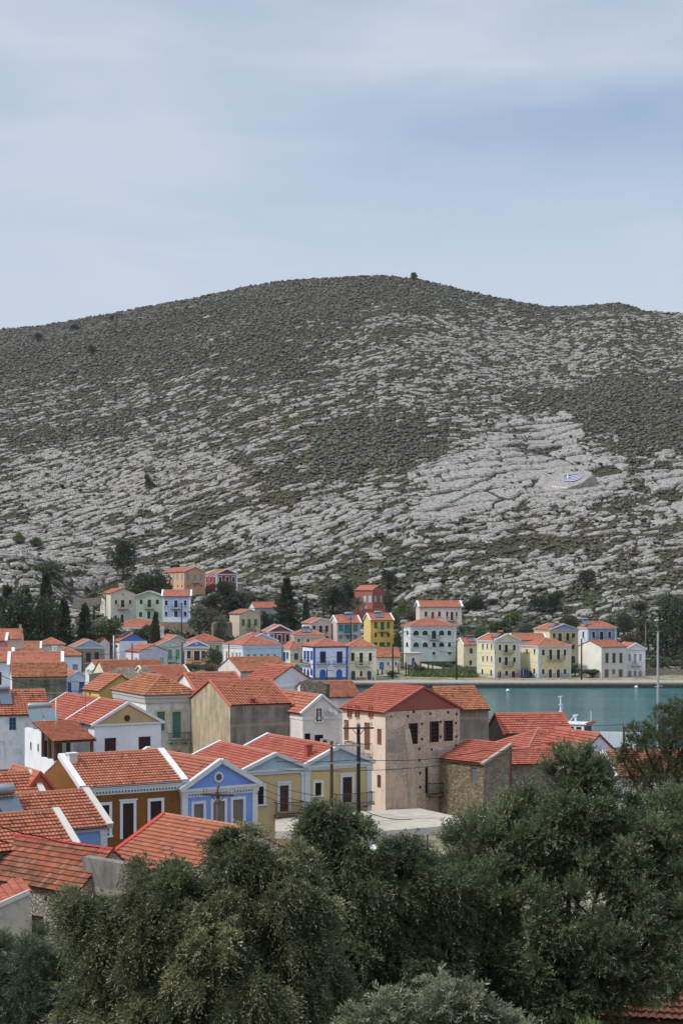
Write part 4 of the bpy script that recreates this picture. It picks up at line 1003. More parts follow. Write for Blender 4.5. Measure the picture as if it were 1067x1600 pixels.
rockd = rockd + .34 * (fbm((XX * cos(R_(36)) + YY * sin(R_(36))) / 70, (YY * cos(R_(36)) - XX * sin(R_(36))) / 13, 3, 91) - .5) + .22 * (fbm(XX / 60, YY / 90, 3, 95) - .5)
rockd = np.clip(rockd, .07, 1)
big = np.clip(wblob(785, 675, 42, 20) + wblob(870, 690, 42, 54) + wblob(750, 748, 84, 48) + wblob(905, 752, 84, 42) + wblob(1050, 770, 40, 46) + .8 * wblob(690, 790, 50, 24), 0, 1)
# strata run obliquely up the slope
ca, sa = cos(R_(39)), sin(R_(39))
warpx = (fbm(XX / 30, YY / 30, 3, 41) - .5) * 12; warpy = (fbm(XX / 22, YY / 22, 3, 45) - .5) * 9 + (fbm(XX / 5, YY / 5, 2, 47) - .5) * 2.2
P_ = (XX + warpx) * ca + (YY + warpy) * sa; Q_ = -(XX + warpx) * sa + (YY + warpy) * ca
def slabs(lp, lq, s):
    f1, e, rid, ox, oy = voro(P_ / lp, Q_ / lq, s)
    return e, rid, oy
e1, id1, oy1 = slabs(13.5, 3.6, 3)
e2, id2, oy2 = slabs(6.0, 2.4, 13)
e3, id3, oy3 = slabs(24., 8.5, 23)
# scrub gathers in drifts along the strata
drift = np.clip((fbm(P_ / 26, Q_ / 9, 4, 61) - .5) * 2.3 + .5, 0, 1)
drift2 = np.clip((fbm(P_ / 9, Q_ / 5, 3, 71) - .5) * 2.3 + .5, 0, 1)
sel1 = .58 * id1 + .42 * drift; sel2 = .62 * id2 + .2 * drift + .18 * drift2
scale_big = (big + (id1 - .5) * .5 + (drift - .5) * .3) > .55
rough = fbm(XX / 1.5, YY / 1.5, 3, 51) - .5
isrock1 = sstep(.17, .26, e1) * (sel1 < rockd)
isrock2 = sstep(.10, .30, e2) * (sel2 < rockd * .92)
isrock3 = sstep(.035, .08, e3) * (id3 < .95)
fine = np.maximum(sstep(560, 700, YY + (drift2 - .5) * 160), sstep(490, 440, YY + (drift2 - .5) * 60))
pick2 = (isrock1 < .3) | (fine > .5)
rock = np.where(scale_big, isrock3, np.where(fine > .5, isrock2, np.maximum(isrock1, isrock2 * (id2 < .35))))
gap = -.35
h1 = isrock1 * (.45 + .65 * id1) * np.clip(1 - .9 * oy1, .3, 1.6)
h2 = isrock2 * (.3 + .5 * id2) * np.clip(1 - .8 * oy2, .3, 1.6)
h3 = isrock3 * (.7 + 1.1 * id3) * np.clip(1 - .8 * oy3, .4, 1.6)
dz = np.where(scale_big, h3, np.where(fine > .5, h2, np.maximum(h1, h2 * (id2 < .35))))
nearflag = sstep(1.5, 1.0, np.hypot((PXc - 884) / 34, (PYc - 752) / 17))
dz = dz * (1 - nearflag) + 1.6 * nearflag
rock = np.maximum(rock, nearflag)
crag = fbm(P_ / 5, Q_ / 1.6, 3, 81) - .5
rock = rock * (1 - .9 * ((crag > .2) & ~scale_big) * (1 - nearflag))
dz = (dz * .8 - .45 * (1 - rock) + (rough * .16 + crag * .25 * rock) * (1 - nearflag)) * fade
inframe = (np.abs(A) < .262)
ZH = ZB + dz - (1 - sstep(369, 374, YY)) * .3
def rock_mat():
    t = NT('limestone_hillside')
    at = t.n('ShaderNodeAttribute', attribute_name='rock')
    tn = t.n('ShaderNodeAttribute', attribute_name='tone')
    p = t.pos()
    r = t.mix(tn.outputs['Fac'], lin('85807a', .74), lin('aaa59f', .74))
    r = t.mix(t.ramp(t.noise(p, .9, 7, .72), .42, .66), r, lin('bfbbb5', .77))
    r = t.mix(t.math('MULTIPLY', t.ramp(t.noise(t.pos((1, 1, 3)), .55, 8, .75), .52, .66), .65), r, lin('6a655f'))
    rot = t.n('ShaderNodeMapping'); rot.inputs['Rotation'].default_value = (0, 0, R_(-36)); t.l(p, rot.inputs['Vector'])
    sc_ = t.n('ShaderNodeMapping'); sc_.inputs['Scale'].default_value = (.22, .75, .9); t.l(rot.outputs[0], sc_.inputs['Vector'])
    vo = t.n('ShaderNodeTexVoronoi', feature='DISTANCE_TO_EDGE'); vo.inputs['Scale'].default_value = 1.0; t.l(sc_.outputs[0], vo.inputs['Vector'])
    r = t.mix(t.math('MULTIPLY', t.ramp(vo.outputs[0], .10, .02), .75), r, lin('4a4742', .8))
    r = t.mix(t.math('MULTIPLY', t.ramp(t.noise(p, .05, 4), .56, .72), .18), r, lin('a08f7e', .8))
    s = t.mix(t.ramp(t.noise(p, .7, 6, .7), .35, .65), lin('413b2b', .72), lin('5b5340', .72))
    s = t.mix(t.ramp(t.noise(p, .012, 3), .45, .65), s, lin('424430', .7))
    f = t.ramp(t.math('ADD', at.outputs['Fac'], t.math('MULTIPLY', t.math('SUBTRACT', t.noise(p, 1.3, 6, .75), .5), .9)), .38, .56)
    t.bump(t.noise(p, 1.7, 7, .75), .6, .35)
    return t.done(t.mix(f, s, r), .95, .1)
tone = np.where(scale_big, .55 + .3 * id3, (.2 + .8 * np.where(isrock1 >= isrock2, hsh(np.floor(id1 * 9999), np.floor(id1 * 777), 2), hsh(np.floor(id2 * 9999), np.floor(id2 * 777), 2))) * (1 - .4 * sstep(600, 850, YY)))
hm = npmesh('hillside', np.stack([XX, YY, ZH], -1).reshape(-1, 3), gridfaces(len(aa), len(yy_s)), rock_mat(), True,
            {'rock': rock.ravel(), 'tone': np.clip(tone, 0, 1).ravel()})
tag(link('hillside', hm), kind='structure')

# ------------------------------------------------------------------ scrub on the hillside (uncountable)
ICO = [(0, 0, 1)] + [(.894 * cos(2 * pi * i / 5), .894 * sin(2 * pi * i / 5), .447) for i in range(5)] + [(.894 * cos(2 * pi * (i + .5) / 5), .894 * sin(2 * pi * (i + .5) / 5), -.447) for i in range(5)] + [(0, 0, -1)]
ICF = [(0, 1 + i, 1 + (i + 1) % 5) for i in range(5)] + [(1 + i, 6 + i, 1 + (i + 1) % 5) for i in range(5)] + [(1 + (i + 1) % 5, 6 + i, 6 + (i + 1) % 5) for i in range(5)] + [(11, 6 + (i + 1) % 5, 6 + i) for i in range(5)]
def scatter_bushes(name, X, Y, Z, S, T, mats, mi):
    """low irregular shrubs: each a few jagged lobes"""
    n = len(X); iv = np.array(ICO); jf = np.array(ICF)
    jit = 1 + (RNG.random((n, 12)) - .5) * .9
    V = iv[None] * jit[..., None] * S[:, None, None] * np.array([1.05, 1.05, .72])
    ang = RNG.random(n) * 6.28
    c, s_ = np.cos(ang)[:, None], np.sin(ang)[:, None]
    V = np.stack([V[..., 0] * c - V[..., 1] * s_, V[..., 0] * s_ + V[..., 1] * c, V[..., 2]], -1)
    V += np.stack([X, Y, Z + S * .25], -1)[:, None, :]
    Fc = (jf[None] + (np.arange(n) * 12)[:, None, None]).reshape(-1, 3)
    m = npmesh(name, V.reshape(-1, 3), Fc, mats, False, {'tone': np.repeat(T, 12)}, np.repeat(mi, 20))
    return m
def scrub_mat(nm, c1, c2, c3):
    return leafmat(nm, c1, c2, c3, .0)
mscrub = scrub_mat('thorny_scrub', '2b2819', '383222', '4b442c')
mgreen = scrub_mat('green_shrub', '2a3322', '364027', '4a5533')
sel = inframe & (YY > 385) & (YY < 1062)
idx = np.flatnonzero(sel.ravel())
# even per square metre of hillside, thinned on rock
area = (YY ** 1.16 / 1000).ravel()[idx]
dens = (1 - np.clip(rock.ravel()[idx], 0, 1) * .97)
dens = dens * (.45 + 1.1 * (1 - np.clip(rockd.ravel()[idx], 0, 1))) * area
ch = RNG.choice(idx, 95000, replace=True, p=dens / dens.sum())
bx = XX.ravel()[ch] + RNG.normal(0, .25, len(ch)); by = YY.ravel()[ch] + RNG.normal(0, .4, len(ch)); bz = ZH.ravel()[ch]
bs = (.34 + .75 * RNG.random(len(ch)) ** 2.4) * np.where(rockd.ravel()[ch] < .35, 1.25, 1.0)
greenp = .10 + .5 * (np.hypot((PXc.ravel()[ch] - 60) / 130, (PYc.ravel()[ch] - 880) / 60) < 1) + .35 * (PYc.ravel()[ch] > 870) + .4 * (np.abs(PYc.ravel()[ch] - 472) < 14) * (PXc.ravel()[ch] > 660)
m = scatter_bushes('scrub', bx, by, bz, bs, RNG.random(len(ch)), [mscrub, mgreen], (RNG.random(len(ch)) < greenp).astype(int))
tag(link('hillside_scrub', m), 'dark thorny scrub spread over the rocky hillside', 'scrub', kind='stuff')

# ------------------------------------------------------------------ water, quay
def water_mat():
    t = NT('harbour_water')
    p = t.pos()
    c = t.mix(t.ramp(t.noise(t.pos((.6, 1, 1)), .035, 3), .4, .65), lin('1b5156', .8), lin('286a6a', .8))
    n1 = t.noise(t.pos((.8, 1.5, 1)), 1.6, 5, .6)
    n2 = t.noise(t.pos((.5, 1, 1)), .25, 3, .5)
    t.bump(t.math('ADD', n1, t.math('MULTIPLY', n2, .8)), .55, .35)
    t.b.inputs['IOR'].default_value = 1.33
    return t.done(c, .14, .5)
b = MB(); b.poly([(-10, 118, 0), (420, 118, 0), (420, 340, 0), (-10, 340, 0)])
tag(b.build('water', water_mat()), kind='structure')
pav = concrete('a9a49b', '857f76')
b = MB()
b.box((-22, 331.5, -2), (400, 341.2, 1.12), 0)
b.box((-22, 331.3, .9), (400, 332.1, 1.2), 2)
b.box((-22, 331.38, -2), (400, 331.5, .62), 1)
tag(b.build('quay', [pav, plaster('3a3c38', .4), concrete('b5b0a8', '96918a')]), kind='structure')
b = MB(); b.box((-8, 205, -2), (1.1, 331.2, .95)); b.box((-2, 170, -2), (14, 205, .95)); 
tag(b.build('landing', [concrete('a49c90', '857d72')]), kind='structure')

# ------------------------------------------------------------------ houses
for h in HOUSES:
    if h.get('custom'): continue
    build_house(h)
def veranda():
    h = [q for q in HOUSES if q.get('custom') == 'veranda'][0]
    th, d1, d2, C, W, D, solve = geom(h)
    W -= .05
    zb = landz(*C); zl = EYE - (1189 - YH) * h['Y'] / F - zb; ze = EYE - (1159 - YH) * h['Y'] / F - zb; D = 4.6
    root = empty('veranda', (C[0], C[1], zb), h['label'], 'veranda', None, th); h['root'] = root
    wl, wr = h['wallL'], h['wall']
    b = MB(); b.box((0, 0, -.5), (W, .2, zl), 0); b.box((0, .2, -.5), (.2, D * .62, zl + .05), 1)
    b.box((0, D * .62, -.5), (.22, D + 2.2, ze + .55), 1); b.box((.22, D, -.5), (W, D + .2, ze + .5), 0); b.box((0, D + 2.0, -.5), (W, D + 2.2, ze + .55), 0)
    b.box((.22, .2, zl - 1.0), (W, D, zl - .85), 0); b.box((.2, D + .2, ze + .3), (W, D + 2.0, ze + .42), 0)
    b.build('wall', [wr, wl], root)
    rise = 1.05
    roof_mesh('roof', planes_for('shedL', W, D, ze + .1, rise, .35, .12), [COR, paint('6a4a38', .9)], root, 0)
    wood = paint('6f4a34', .8)
    for p, q in (((.1, .1), zl), ((.1, D * .3), zl + .05), ((.1, D * .6), zl + .05), ((W - .1, .1), zl)):
        b = MB(); top = ze + .02 + rise * p[1] / D
        b.box((p[0] - .09, p[1] - .09, q), (p[0] + .09, p[1] + .09, top)); b.build('post', wood, root)
    b = MB(); b.box((0, .0, ze - .12), (W, .16, ze + .04)); b.bar((.1, 0, ze - .05), (.1, D, ze - .05 + rise), .12, .16); b.build('beam', wood, root)
    for u0, u1, nm, hh in ((W * .28, W * .46, 'door', 1.9), (W * .56, W * .74, 'door', 1.9), (W * .86, W * .95, 'window', 1.1)):
        z0 = zl - .85 if nm == 'door' else zl - .1
        b = MB(); b.box((u0, D - .06, z0), (u1, D - .001, z0 + hh)); w_ = b.build(nm, paint('3a3f42'), root)
        b = MB(); b.box((u0 + .08, D - .075, z0 + .1), (u1 - .08, D - .061, z0 + hh - .1)); b.build('pane_or_dark_sheet', glass(), w_)
    for v in (D * .75, D * 1.12):
        b = MB(); b.box((-.03, v - .16, zl + .35), (-.002, v + .16, zl + 1.0)); w_ = b.build('window', paint('cfd2d6'), root)
        b = MB(); b.box((-.045, v - .11, zl + .4), (-.031, v + .11, zl + .95)); b.build('pane_or_dark_sheet', glass(), w_)
    b = MB(); c = Vector((.9, D + 1.1, ze + .42))
    for k in (0, 1):
        q = c + Vector((k * 1.12 - .3, -.9, .15)); b.bar(q, q + Vector((.0, 1.5, 1.35)), 1.02, .07)
        b.bar(q + Vector((0, 1.5, -.15)), q + Vector((0, 1.5, 1.3)), .05, .05, 1)
    so = b.build('solar_heater', [metal('7d929c', .25, .2), STEEL], root)
    b = MB(); q = c + Vector((.26, .95, 1.75)); b.tube([q - Vector((.95, 0, 0)), q - Vector((.9, 0, 0)), q + Vector((.9, 0, 0)), q + Vector((.95, 0, 0))], [.16, .25, .25, .16], 12)
    b.build('water_tank', metal('a9aeb4', .3, .5), so, True)


# ------------------------------------------------------------------ flag and letters painted on the rock
def rockpoint(px, py):
    """where the ray through this spot meets the slope"""
    lo, hi = 400.0, 1000.0
    a = (px - CX) / F; k = -(py - YH) / F
    for y in np.arange(400, 1050, 2.0):
        if landz(a * y, y) >= EYE + k * y: hi = y; lo = y - 2; break
    for _ in range(30):
        m_ = (lo + hi) / 2
        if landz(a * m_, m_) >= EYE + k * m_: hi = m_
        else: lo = m_
    return Vector((a * hi, hi, landz(a * hi, hi)))
fp = rockpoint(880, 756)
ppm = F / fp.y
nz = Vector((.08, -.56, .82)).normalized(); ex = Vector((1, 0, 0)); ex = (ex - nz * ex.dot(nz)).normalized(); ey = nz.cross(ex).normalized()
pl0 = fp + nz * 5.0                     # the painted face of the slab
def face(px, py, lift=0):
    dv = Vector(((px - CX) / F, 1, -(py - YH) / F)); o_ = Vector((0, 0, EYE))
    return o_ + dv * ((pl0 - o_).dot(nz) / dv.dot(nz)) + nz * lift
def fpt(u, v):
    tx = 880.5 + 32.5 * u; ty = 743.3 - 3.9 * u
    lowy = np.interp(u, [0, .2, .45, .7, .9, 1], [751.9, 753.4, 753.0, 750.4, 745.6, 740.2])
    return face(tx, lowy + (ty - lowy) * v, .10)
b = MB(); nst = 9
for i in range(nst):
    for j in range(12):
        canton = j < 4 and i >= 4
        blue = (i != 6) if canton else (i % 2 == 0)
        b.poly([fpt(j / 12, i / 9), fpt((j + 1) / 12, i / 9), fpt((j + 1) / 12, (i + 1) / 9), fpt(j / 12, (i + 1) / 9)], 0 if blue else 1)
b.poly([p + nz * .05 for p in (fpt(.135, 4 / 9), fpt(.2, 4 / 9), fpt(.2, 1), fpt(.135, 1))], 1)
tag(b.build('painted_flag', [paint('183d86', .9, .42, .05), paint('d5d8de', .8, .75, .05)]), 'blue and white striped flag with a cross painted on the bare rock', 'flag')
b = MB()
P0 = [(848, 763), (856, 755), (866, 748), (875, 741.5), (888, 738.5), (902, 736.5), (916, 735.5), (924, 738), (921, 745), (913, 751), (905, 756), (893, 760), (880, 765), (862, 767)]
top = [face(x, y) for x, y in P0]; cen = sum(top, Vector()) / len(top)
bot = [p + (p - cen) * .35 - nz * 4.5 for p in top]; midr = [p + (p - cen) * .12 - nz * (1.0 + .5 * sin(3 * i)) for i, p in enumerate(top)]
b.poly(top)
for A_, B_ in ((top, midr), (midr, bot)):
    for i in range(len(top)): j = (i + 1) % len(top); b.poly([A_[i], B_[i], B_[j], A_[j]])
tr_ = NT('bare_limestone_slab')
trc = tr_.mix(tr_.ramp(tr_.noise(tr_.pos(), .6, 7, .72), .4, .65), lin('98928c', .84), lin('b4aea7', .84))
tr_.bump(tr_.noise(tr_.pos(), 1.2, 7, .75), .8, .5)
tag(b.build('rock_slab', tr_.done(trc, .95, .1)), 'smooth pale limestone slab carrying the painted flag', 'rock')
def text_mesh(name, body, size, mat, M, ext=.02):
    cu = bpy.data.curves.new(name, 'FONT'); cu.body = body; cu.size = size; cu.extrude = ext
    tmp = bpy.data.objects.new(name, cu); COL.objects.link(tmp)
    bpy.context.view_layer.update()
    me = bpy.data.meshes.new_from_object(tmp.evaluated_get(bpy.context.evaluated_depsgraph_get()))
    bpy.data.objects.remove(tmp)
    me.transform(M); me.materials.clear(); me.materials.append(mat)
    return link(name, me)
M = Matrix((( *ex, 0), (*ey, 0), (*nz, 0), (0, 0, 0, 1))).transposed()
M.translation = face(861.5, 762.2, .2)
tag(text_mesh('painted_letters', 'ΚΕΥΛΗΣ', 6.2 / ppm, paint('f2f4f7', .9, .95, .05), M), 'faded white letters painted on the rock below the flag', 'lettering')

# ------------------------------------------------------------------ street furniture: poles
WOOD = paint('4a352a', .9, .8, .3); BLK = paint('1f1b19', .9, .8, .3); STEEL = metal('8a8c8e', .5, .4); WPOLE = paint('d5d7da', .5)
veranda()
POLES = {}
def pole(key, label, px, ytop, Y, ybase=None, r=.13, mat=WOOD, arms=(), name='utility_pole', lean=0, group='poles along the streets'):
    x = (px - CX) * Y / F; zt = EYE - (ytop - YH) * Y / F
    zb = landz(x, Y) - .2 if ybase is None else EYE - (ybase - YH) * Y / F
    zb = min(zb, zt - 1)
    root = empty(name, (x, Y, zb), label, 'pole', group)
    g = MB(); hh = zt - zb
    g.tube([(0, 0, 0), (lean * .5, 0, hh * .5), (lean, 0, hh)], [r, r * .88, r * .75], 10)
    g.build('post', mat, root, True)
    for (dz_, half, kind, ang) in arms:
        g = MB(); c, s_ = cos(R_(ang)), sin(R_(ang))
        off_ = half if kind == 'side' else 0
        z = hh - dz_
        g.bar((lean + c * (off_ - half), s_ * (off_ - half) - r, z), (lean + c * (off_ + half), s_ * (off_ + half) - r, z), .1, .1)
        if kind != 'side':
            for sg in (-1, 1): g.bar((lean, -r, z - .5), (lean + c * half * .45 * sg, s_ * half * .45 * sg - r, z), .04, .04)
        arm = g.build('crossarm', WOOD if mat is not STEEL else STEEL, root)
        n_ = 3 if kind != 'side' else 2
        for i in range(n_):
            t = off_ + half * (-.85 + 1.7 * i / (n_ - 1))
            g = MB()
            for sg in ((-.08, .08) if kind == 'pairs' else (0,)):
                g.lathe([(0, 0), (.018, .02), (.018, .09), (.05, .11), (.055, .16), (.035, .2), (.05, .23), (.04, .3), (0, .31)], (lean + c * (t + sg), s_ * (t + sg) - r, z + .05), 8)
            g.build('insulator', paint('8c8f90', .35), arm)
    POLES[key] = (root, Vector((x + lean, Y, zt)))
    return root
pole('a', 'brown wooden pole joined by steel bars to the black pole', 518, 1158, 97, None, .13, WOOD)
pole('b', 'tall black pole with a crossarm in front of the yellow houses', 560, 1131, 95, None, .15, BLK, [(.25, .95, 'plain', 6), (6.3, .8, 'plain', 6)])
b = MB()
for yy_ in (1165, 1192):
    p, q = at(517, yy_ + .5, 96.8), at(561, yy_ - .5, 94.85); b = MB(); b.bar(p, q, .1, .1); 
    for t in (.2, .5, .8):
        c = p.lerp(q, t); b.lathe([(0, 0), (.03, .03), (.06, .12), (.03, .2), (0, .22)], (c.x, c.y - .05, c.z + .05), 8)
    b.build('cross_bar', STEEL, POLES['a'][0]).location = -POLES['a'][0].location
pole('c', 'grey wooden pole with paired insulators in front of the blue pediment house', 341, 1226, 84, None, .13, paint('5d5148', .9), [(.55, .88, 'pairs', -12)])
pole('d', 'short dark pole top behind the white pediment', 344, 1171, 112, None, .15, BLK)
pole('e', 'rusty brown pole beside the rubble stone barn', 797, 1166, 107, None, .14, paint('47302a', .9))
pole('f', 'pole with a side arm standing by the harbour water', 974, 1133, 124, None, .12, WOOD, [(.2, .42, 'side', 0)])
pole('g', 'brown pole on the quay before the weathered white house', 908, 998, 340, 1062, .2, WOOD)
pole('h', 'white pole at the corner of the vivid blue gable house', 178, 993, 338, None, .16, WPOLE)
pole('i', 'dark pole below the periwinkle blue house', 284, 941, 398, None, .17, WOOD, [(.4, .9, 'plain', 0)])
pole('j', 'brown pole in front of the lavender house', 207, 1005, 328, None, .16, WOOD)
pole('k', 'black pole beside the small orange pediment house', 285, 1004, 345, None, .18, BLK)
pole('l', 'brown pole before the cream side wall of the mansion', 358, 1006, 318, None, .16, WOOD)
pole('m', 'dark pole beside the ochre corniced house', 129, 1016, 262, None, .15, WOOD, [(.3, .8, 'side', 0)])
pole('n', 'dark pole cut by the left edge of the photo', 1.5, 1050, 158, None, .14, BLK)
pole('o', 'brown pole between the pale green mansion and the narrow cream house', 713, 1000, 342, 1062, .19, WOOD)
pole('p', 'tall pole at the left corner of the pale green mansion', 629, 978, 374, 1050, .19, BLK, [(.5, 1.0, 'plain', 10), (1.5, .9, 'plain', 10)])
pole('q', 'black pole on the quay beside the low cottage', 613.5, 1006, 343, 1066, .2, BLK)
pole('r', 'pole in front of the teal shuttered house', 548, 964, 380, 1004, .17, WOOD)
pole('s', 'short pole with an arm on the quay before the cobalt trimmed house', 510.5, 1046, 333, 1068, .19, WOOD, [(.25, .8, 'side', 0)])
pole('t', 'white steel mast rising from the mustard pediment house terrace', 88, 1092, 112, 1140, .05, WPOLE)
pole('u', 'grey pole among the trees at the far right', 1008, 972, 372, None, .18, paint('6a6560', .9), [(.3, 1.1, 'plain', 0)])
pole('v', 'slim lamp pole on the quay before the three storey yellow house', 780, 1048, 340, 1063, .07, STEEL, name='lamp_pole')
pole('w', 'slim lamp pole on the quay in front of the dark blue van', 817, 1046, 340, 1063, .07, STEEL, name='lamp_pole')
pole('x', 'slim lamp pole at the right end of the quay', 930, 1035, 356, 1060, .07, STEEL, name='lamp_pole')

def cable(label, pts, sag, r=.018, mat=None):
    b = MB(); P = []
    for i in range(len(pts) - 1):
        p, q = pts[i], pts[i + 1]
        for k in range(13 if i == len(pts) - 2 else 12):
            t = k / 12; c = p.lerp(q, t); c.z -= sag * 4 * t * (1 - t); P.append(c)
    b.tube(P, r, 5)
    tag(b.build('cable', mat or BLK), label, 'cable', 'overhead cables')
cable('cable from the dark pole top to the upper steel bar of the black pole', [at(343, 1180, 111.7), at(560, 1187, 94.9), at(760, 1172, 106), at(850, 1160, 112)], .3, .02)
cable('cable running below it from the dark pole top across the stone house', [at(344, 1192, 111.7), at(560, 1204, 94.9), at(797, 1178, 106.8)], .25, .018)
cable('slack cable from the dark pole top down to the olive in the centre', [at(345, 1184, 111.7), at(500, 1244, 84)], .45, .018)
cable('second slack cable from the dark pole top down to the olive', [at(346, 1195, 111.7), at(490, 1255, 82)], .45, .018)
cable('lowest slack cable from the dark pole top to the olive', [at(347, 1206, 111.7), at(478, 1262, 80)], .4, .018)
cable('cable from the dark pole top toward the tan gable wall', [at(344, 1176, 112), at(296, 1188, 125)], .3, .022)
cable('thin cable over the harbour between the ship and the side arm pole', [at(600, 1119, 150), at(790, 1122, 145), at(985, 1131, 124), at(1100, 1150, 118)], .4, .02)
cable('cable hanging low before the lavender white waterside house', [at(870, 1177, 110), at(1090, 1178, 100)], .25, .016)
cable('cable over the stone cottage roofs at the lower left', [at(-40, 1272, 64), at(60, 1306, 66), at(176, 1324, 71)], .15, .025)
cable('second cable at the left edge above the mottled roof', [at(-40, 1296, 62), at(14, 1316, 64)], .1, .03)
cable('cable across the grey stone house at the left', [at(1, 1055, 158), at(110, 1064, 190), at(200, 1047, 240)], .8, .03)
cable('cable across the white house with the vivid blue gable', [at(129, 1022, 262), at(207, 1014, 328), at(285, 1008, 345)], .5, .035)
cable('cable between the pale green mansion pole and the brown quay pole', [at(629, 985, 374), at(713, 1004, 342)], .8, .04)
cable('cable from the pale green mansion pole down across its facade', [at(629, 990, 374), at(712, 1020, 343)], 1.2, .035)
cable('cable draped over the cream canopy', [at(560, 1262, 93), at(640, 1280, 96), at(700, 1276, 100)], .25, .02)
cable('cable crossing before the cobalt trimmed house', [at(440, 1020, 300), at(520, 1026, 315), at(613, 1020, 343)], .6, .03)

# iron posts of an unfinished frame on the quay
for i, (px, yt, yb_) in enumerate(((590, 1046, 1060), (597, 1043, 1061), (622.5, 1036, 1060), (634, 1035, 1062), (638, 1038, 1060), (648.5, 1034, 1062), (650.5, 1037, 1064), (657, 1034, 1060), (669, 1036, 1062), (675.5, 1036, 1063))):
    Y = 352.5 + (i % 3) * 1.8; p = at(px, yt, Y); g = MB(); zb = landz(p.x, Y) - .1
    g.bar((0, 0, 0), (0, 0, p.z - zb), .26, .26); g.box((-.3, -.3, 0), (.3, .3, .35))
    for q in (.3, .55, .8): g.bar((-.22, 0, (p.z - zb) * q), (.22, 0, (p.z - zb) * q), .06, .06)
    lab = ['rusty iron post by the blue cottage door', 'rusty iron post right of the blue cottage door', 'rusty iron post by the cream hut', 'rusty iron post left of the hut door', 'rusty iron post before the hut door', 'rusty iron post right of the hut door', 'rusty iron post by the hut corner', 'rusty iron post left of the mansion lawn', 'rusty iron post before the mansion lawn', 'last rusty iron post before the mansion lawn'][i]
    tag(g.build('iron_post', paint('3b322d', .9), None, False, (p.x, Y, zb)), lab, 'post', 'rusty iron posts on the quay')

# ------------------------------------------------------------------ walls, ruin, canopy
def wall_run(name, label, pts, h, t, mat, cat='wall', jag=0, seed=1):
    """free-standing wall along ground points; the top may be broken"""
    rg = random.Random(seed); b = MB()
    for i in range(len(pts) - 1):
        p, q = Vector(pts[i]), Vector(pts[i + 1]); n_ = max(1, int((q - p).length / .7)) if jag else 1
        d = (q - p).normalized(); s_ = Vector((-d.y, d.x, 0)) * t / 2
        hs_ = [h + (rg.random() - .5) * jag for _ in range(n_ + 1)]
        for k in range(n_):
            a, c = p.lerp(q, k / n_), p.lerp(q, (k + 1) / n_)
            v = [a - s_, c - s_, c + s_, a + s_]
            tp = [v[0] + Vector((0, 0, hs_[k])), v[1] + Vector((0, 0, hs_[k + 1])), v[2] + Vector((0, 0, hs_[k + 1])), v[3] + Vector((0, 0, hs_[k]))]
            b.poly(tp)
            b.poly([v[0], v[1], tp[1], tp[0]]); b.poly([v[2], v[3], tp[3], tp[2]])
            if k == 0: b.poly([v[3], v[0], tp[0], tp[3]])
            if k == n_ - 1: b.poly([v[1], v[2], tp[2], tp[1]])
    return tag(b.build(name, mat), label, cat)
def gp(px, Y, dz=-.3): 
    x = (px - CX) * Y / F; return (x, Y, landz(x, Y) + dz)
wall_run('ruined_wall', 'broken rubble wall of a ruined house, tall part', [gp(178, 186), gp(240, 182)], 10.2, .7, stone('a59c91', '837a70', '6a6259', 3.4), 'ruin', 1.1, 3)
wall_run('ruined_wall', 'lower mossy rubble wall left of the tall ruin', [gp(142, 187), gp(178, 186)], 9.3, .7, stone('7f7b74', '66625c', '57534d', 3.4), 'ruin', 1.0, 5)
wall_run('ruined_wall', 'crumbling mossy wall stub above the pink house', [gp(472, 150), gp(512, 148)], 10.3, .6, stone('7d786c', '615d54', '4e4b44', 3.4), 'ruin', .5, 8)
wall_run('retaining_wall', 'tan stone retaining wall under the periwinkle blue house', [at(250, 991, 406), at(312, 994, 404)], 3.2, .6, stone('a3937c', '8a7b66', '766a59', 2.4), 'wall', .2, 9)
wall_run('retaining_wall', 'grey retaining wall left of the greige gabled house', [at(115, 951, 425), at(158, 945, 423)], 2.2, .6, stone('8d857a', '777067', '665f57', 2.4), 'wall', .15, 10)
wall_run('retaining_wall', 'brown stone wall below the sandy house', [at(332, 995, 392), at(362, 993, 398)], 3.4, .6, stone('9d8b74', '85745f', '6d6050', 2.4), 'wall', .8, 11)
wall_run('garden_wall', 'low pale wall right of the cream hut', [at(658, 1050, 366), at(690, 1056, 362)], 2.0, .4, plaster('c7bda9', .3), 'wall', 0, 12)
wall_run('garden_wall', 'dark garden wall behind the iron posts', [at(640, 1057, 361), at(725, 1059, 360)], 2.0, .4, plaster('5f5c57', .3), 'wall', 0, 13)
wall_run('quay_wall', 'stone wall under the trees at the right end of the quay', [at(1008, 1057, 362), at(1100, 1060, 362)], 2.0, .5, stone('9a9082', '7e766a', '6a6259', 2.4), 'wall', .3, 14)
wall_run('terrace_wall', 'maroon terrace wall under the brick red house', [at(549, 966, 446), at(602, 961, 441)], 2.2, .5, plaster('7e3e38', .2), 'wall', 0, 15)
wall_run('concrete_wall', 'grey cement wall block beside the mottled roof', [at(136, 1398, 69.2), at(204, 1412, 67.3)], 1.75, .5, GREYC2, 'wall', 0, 16)

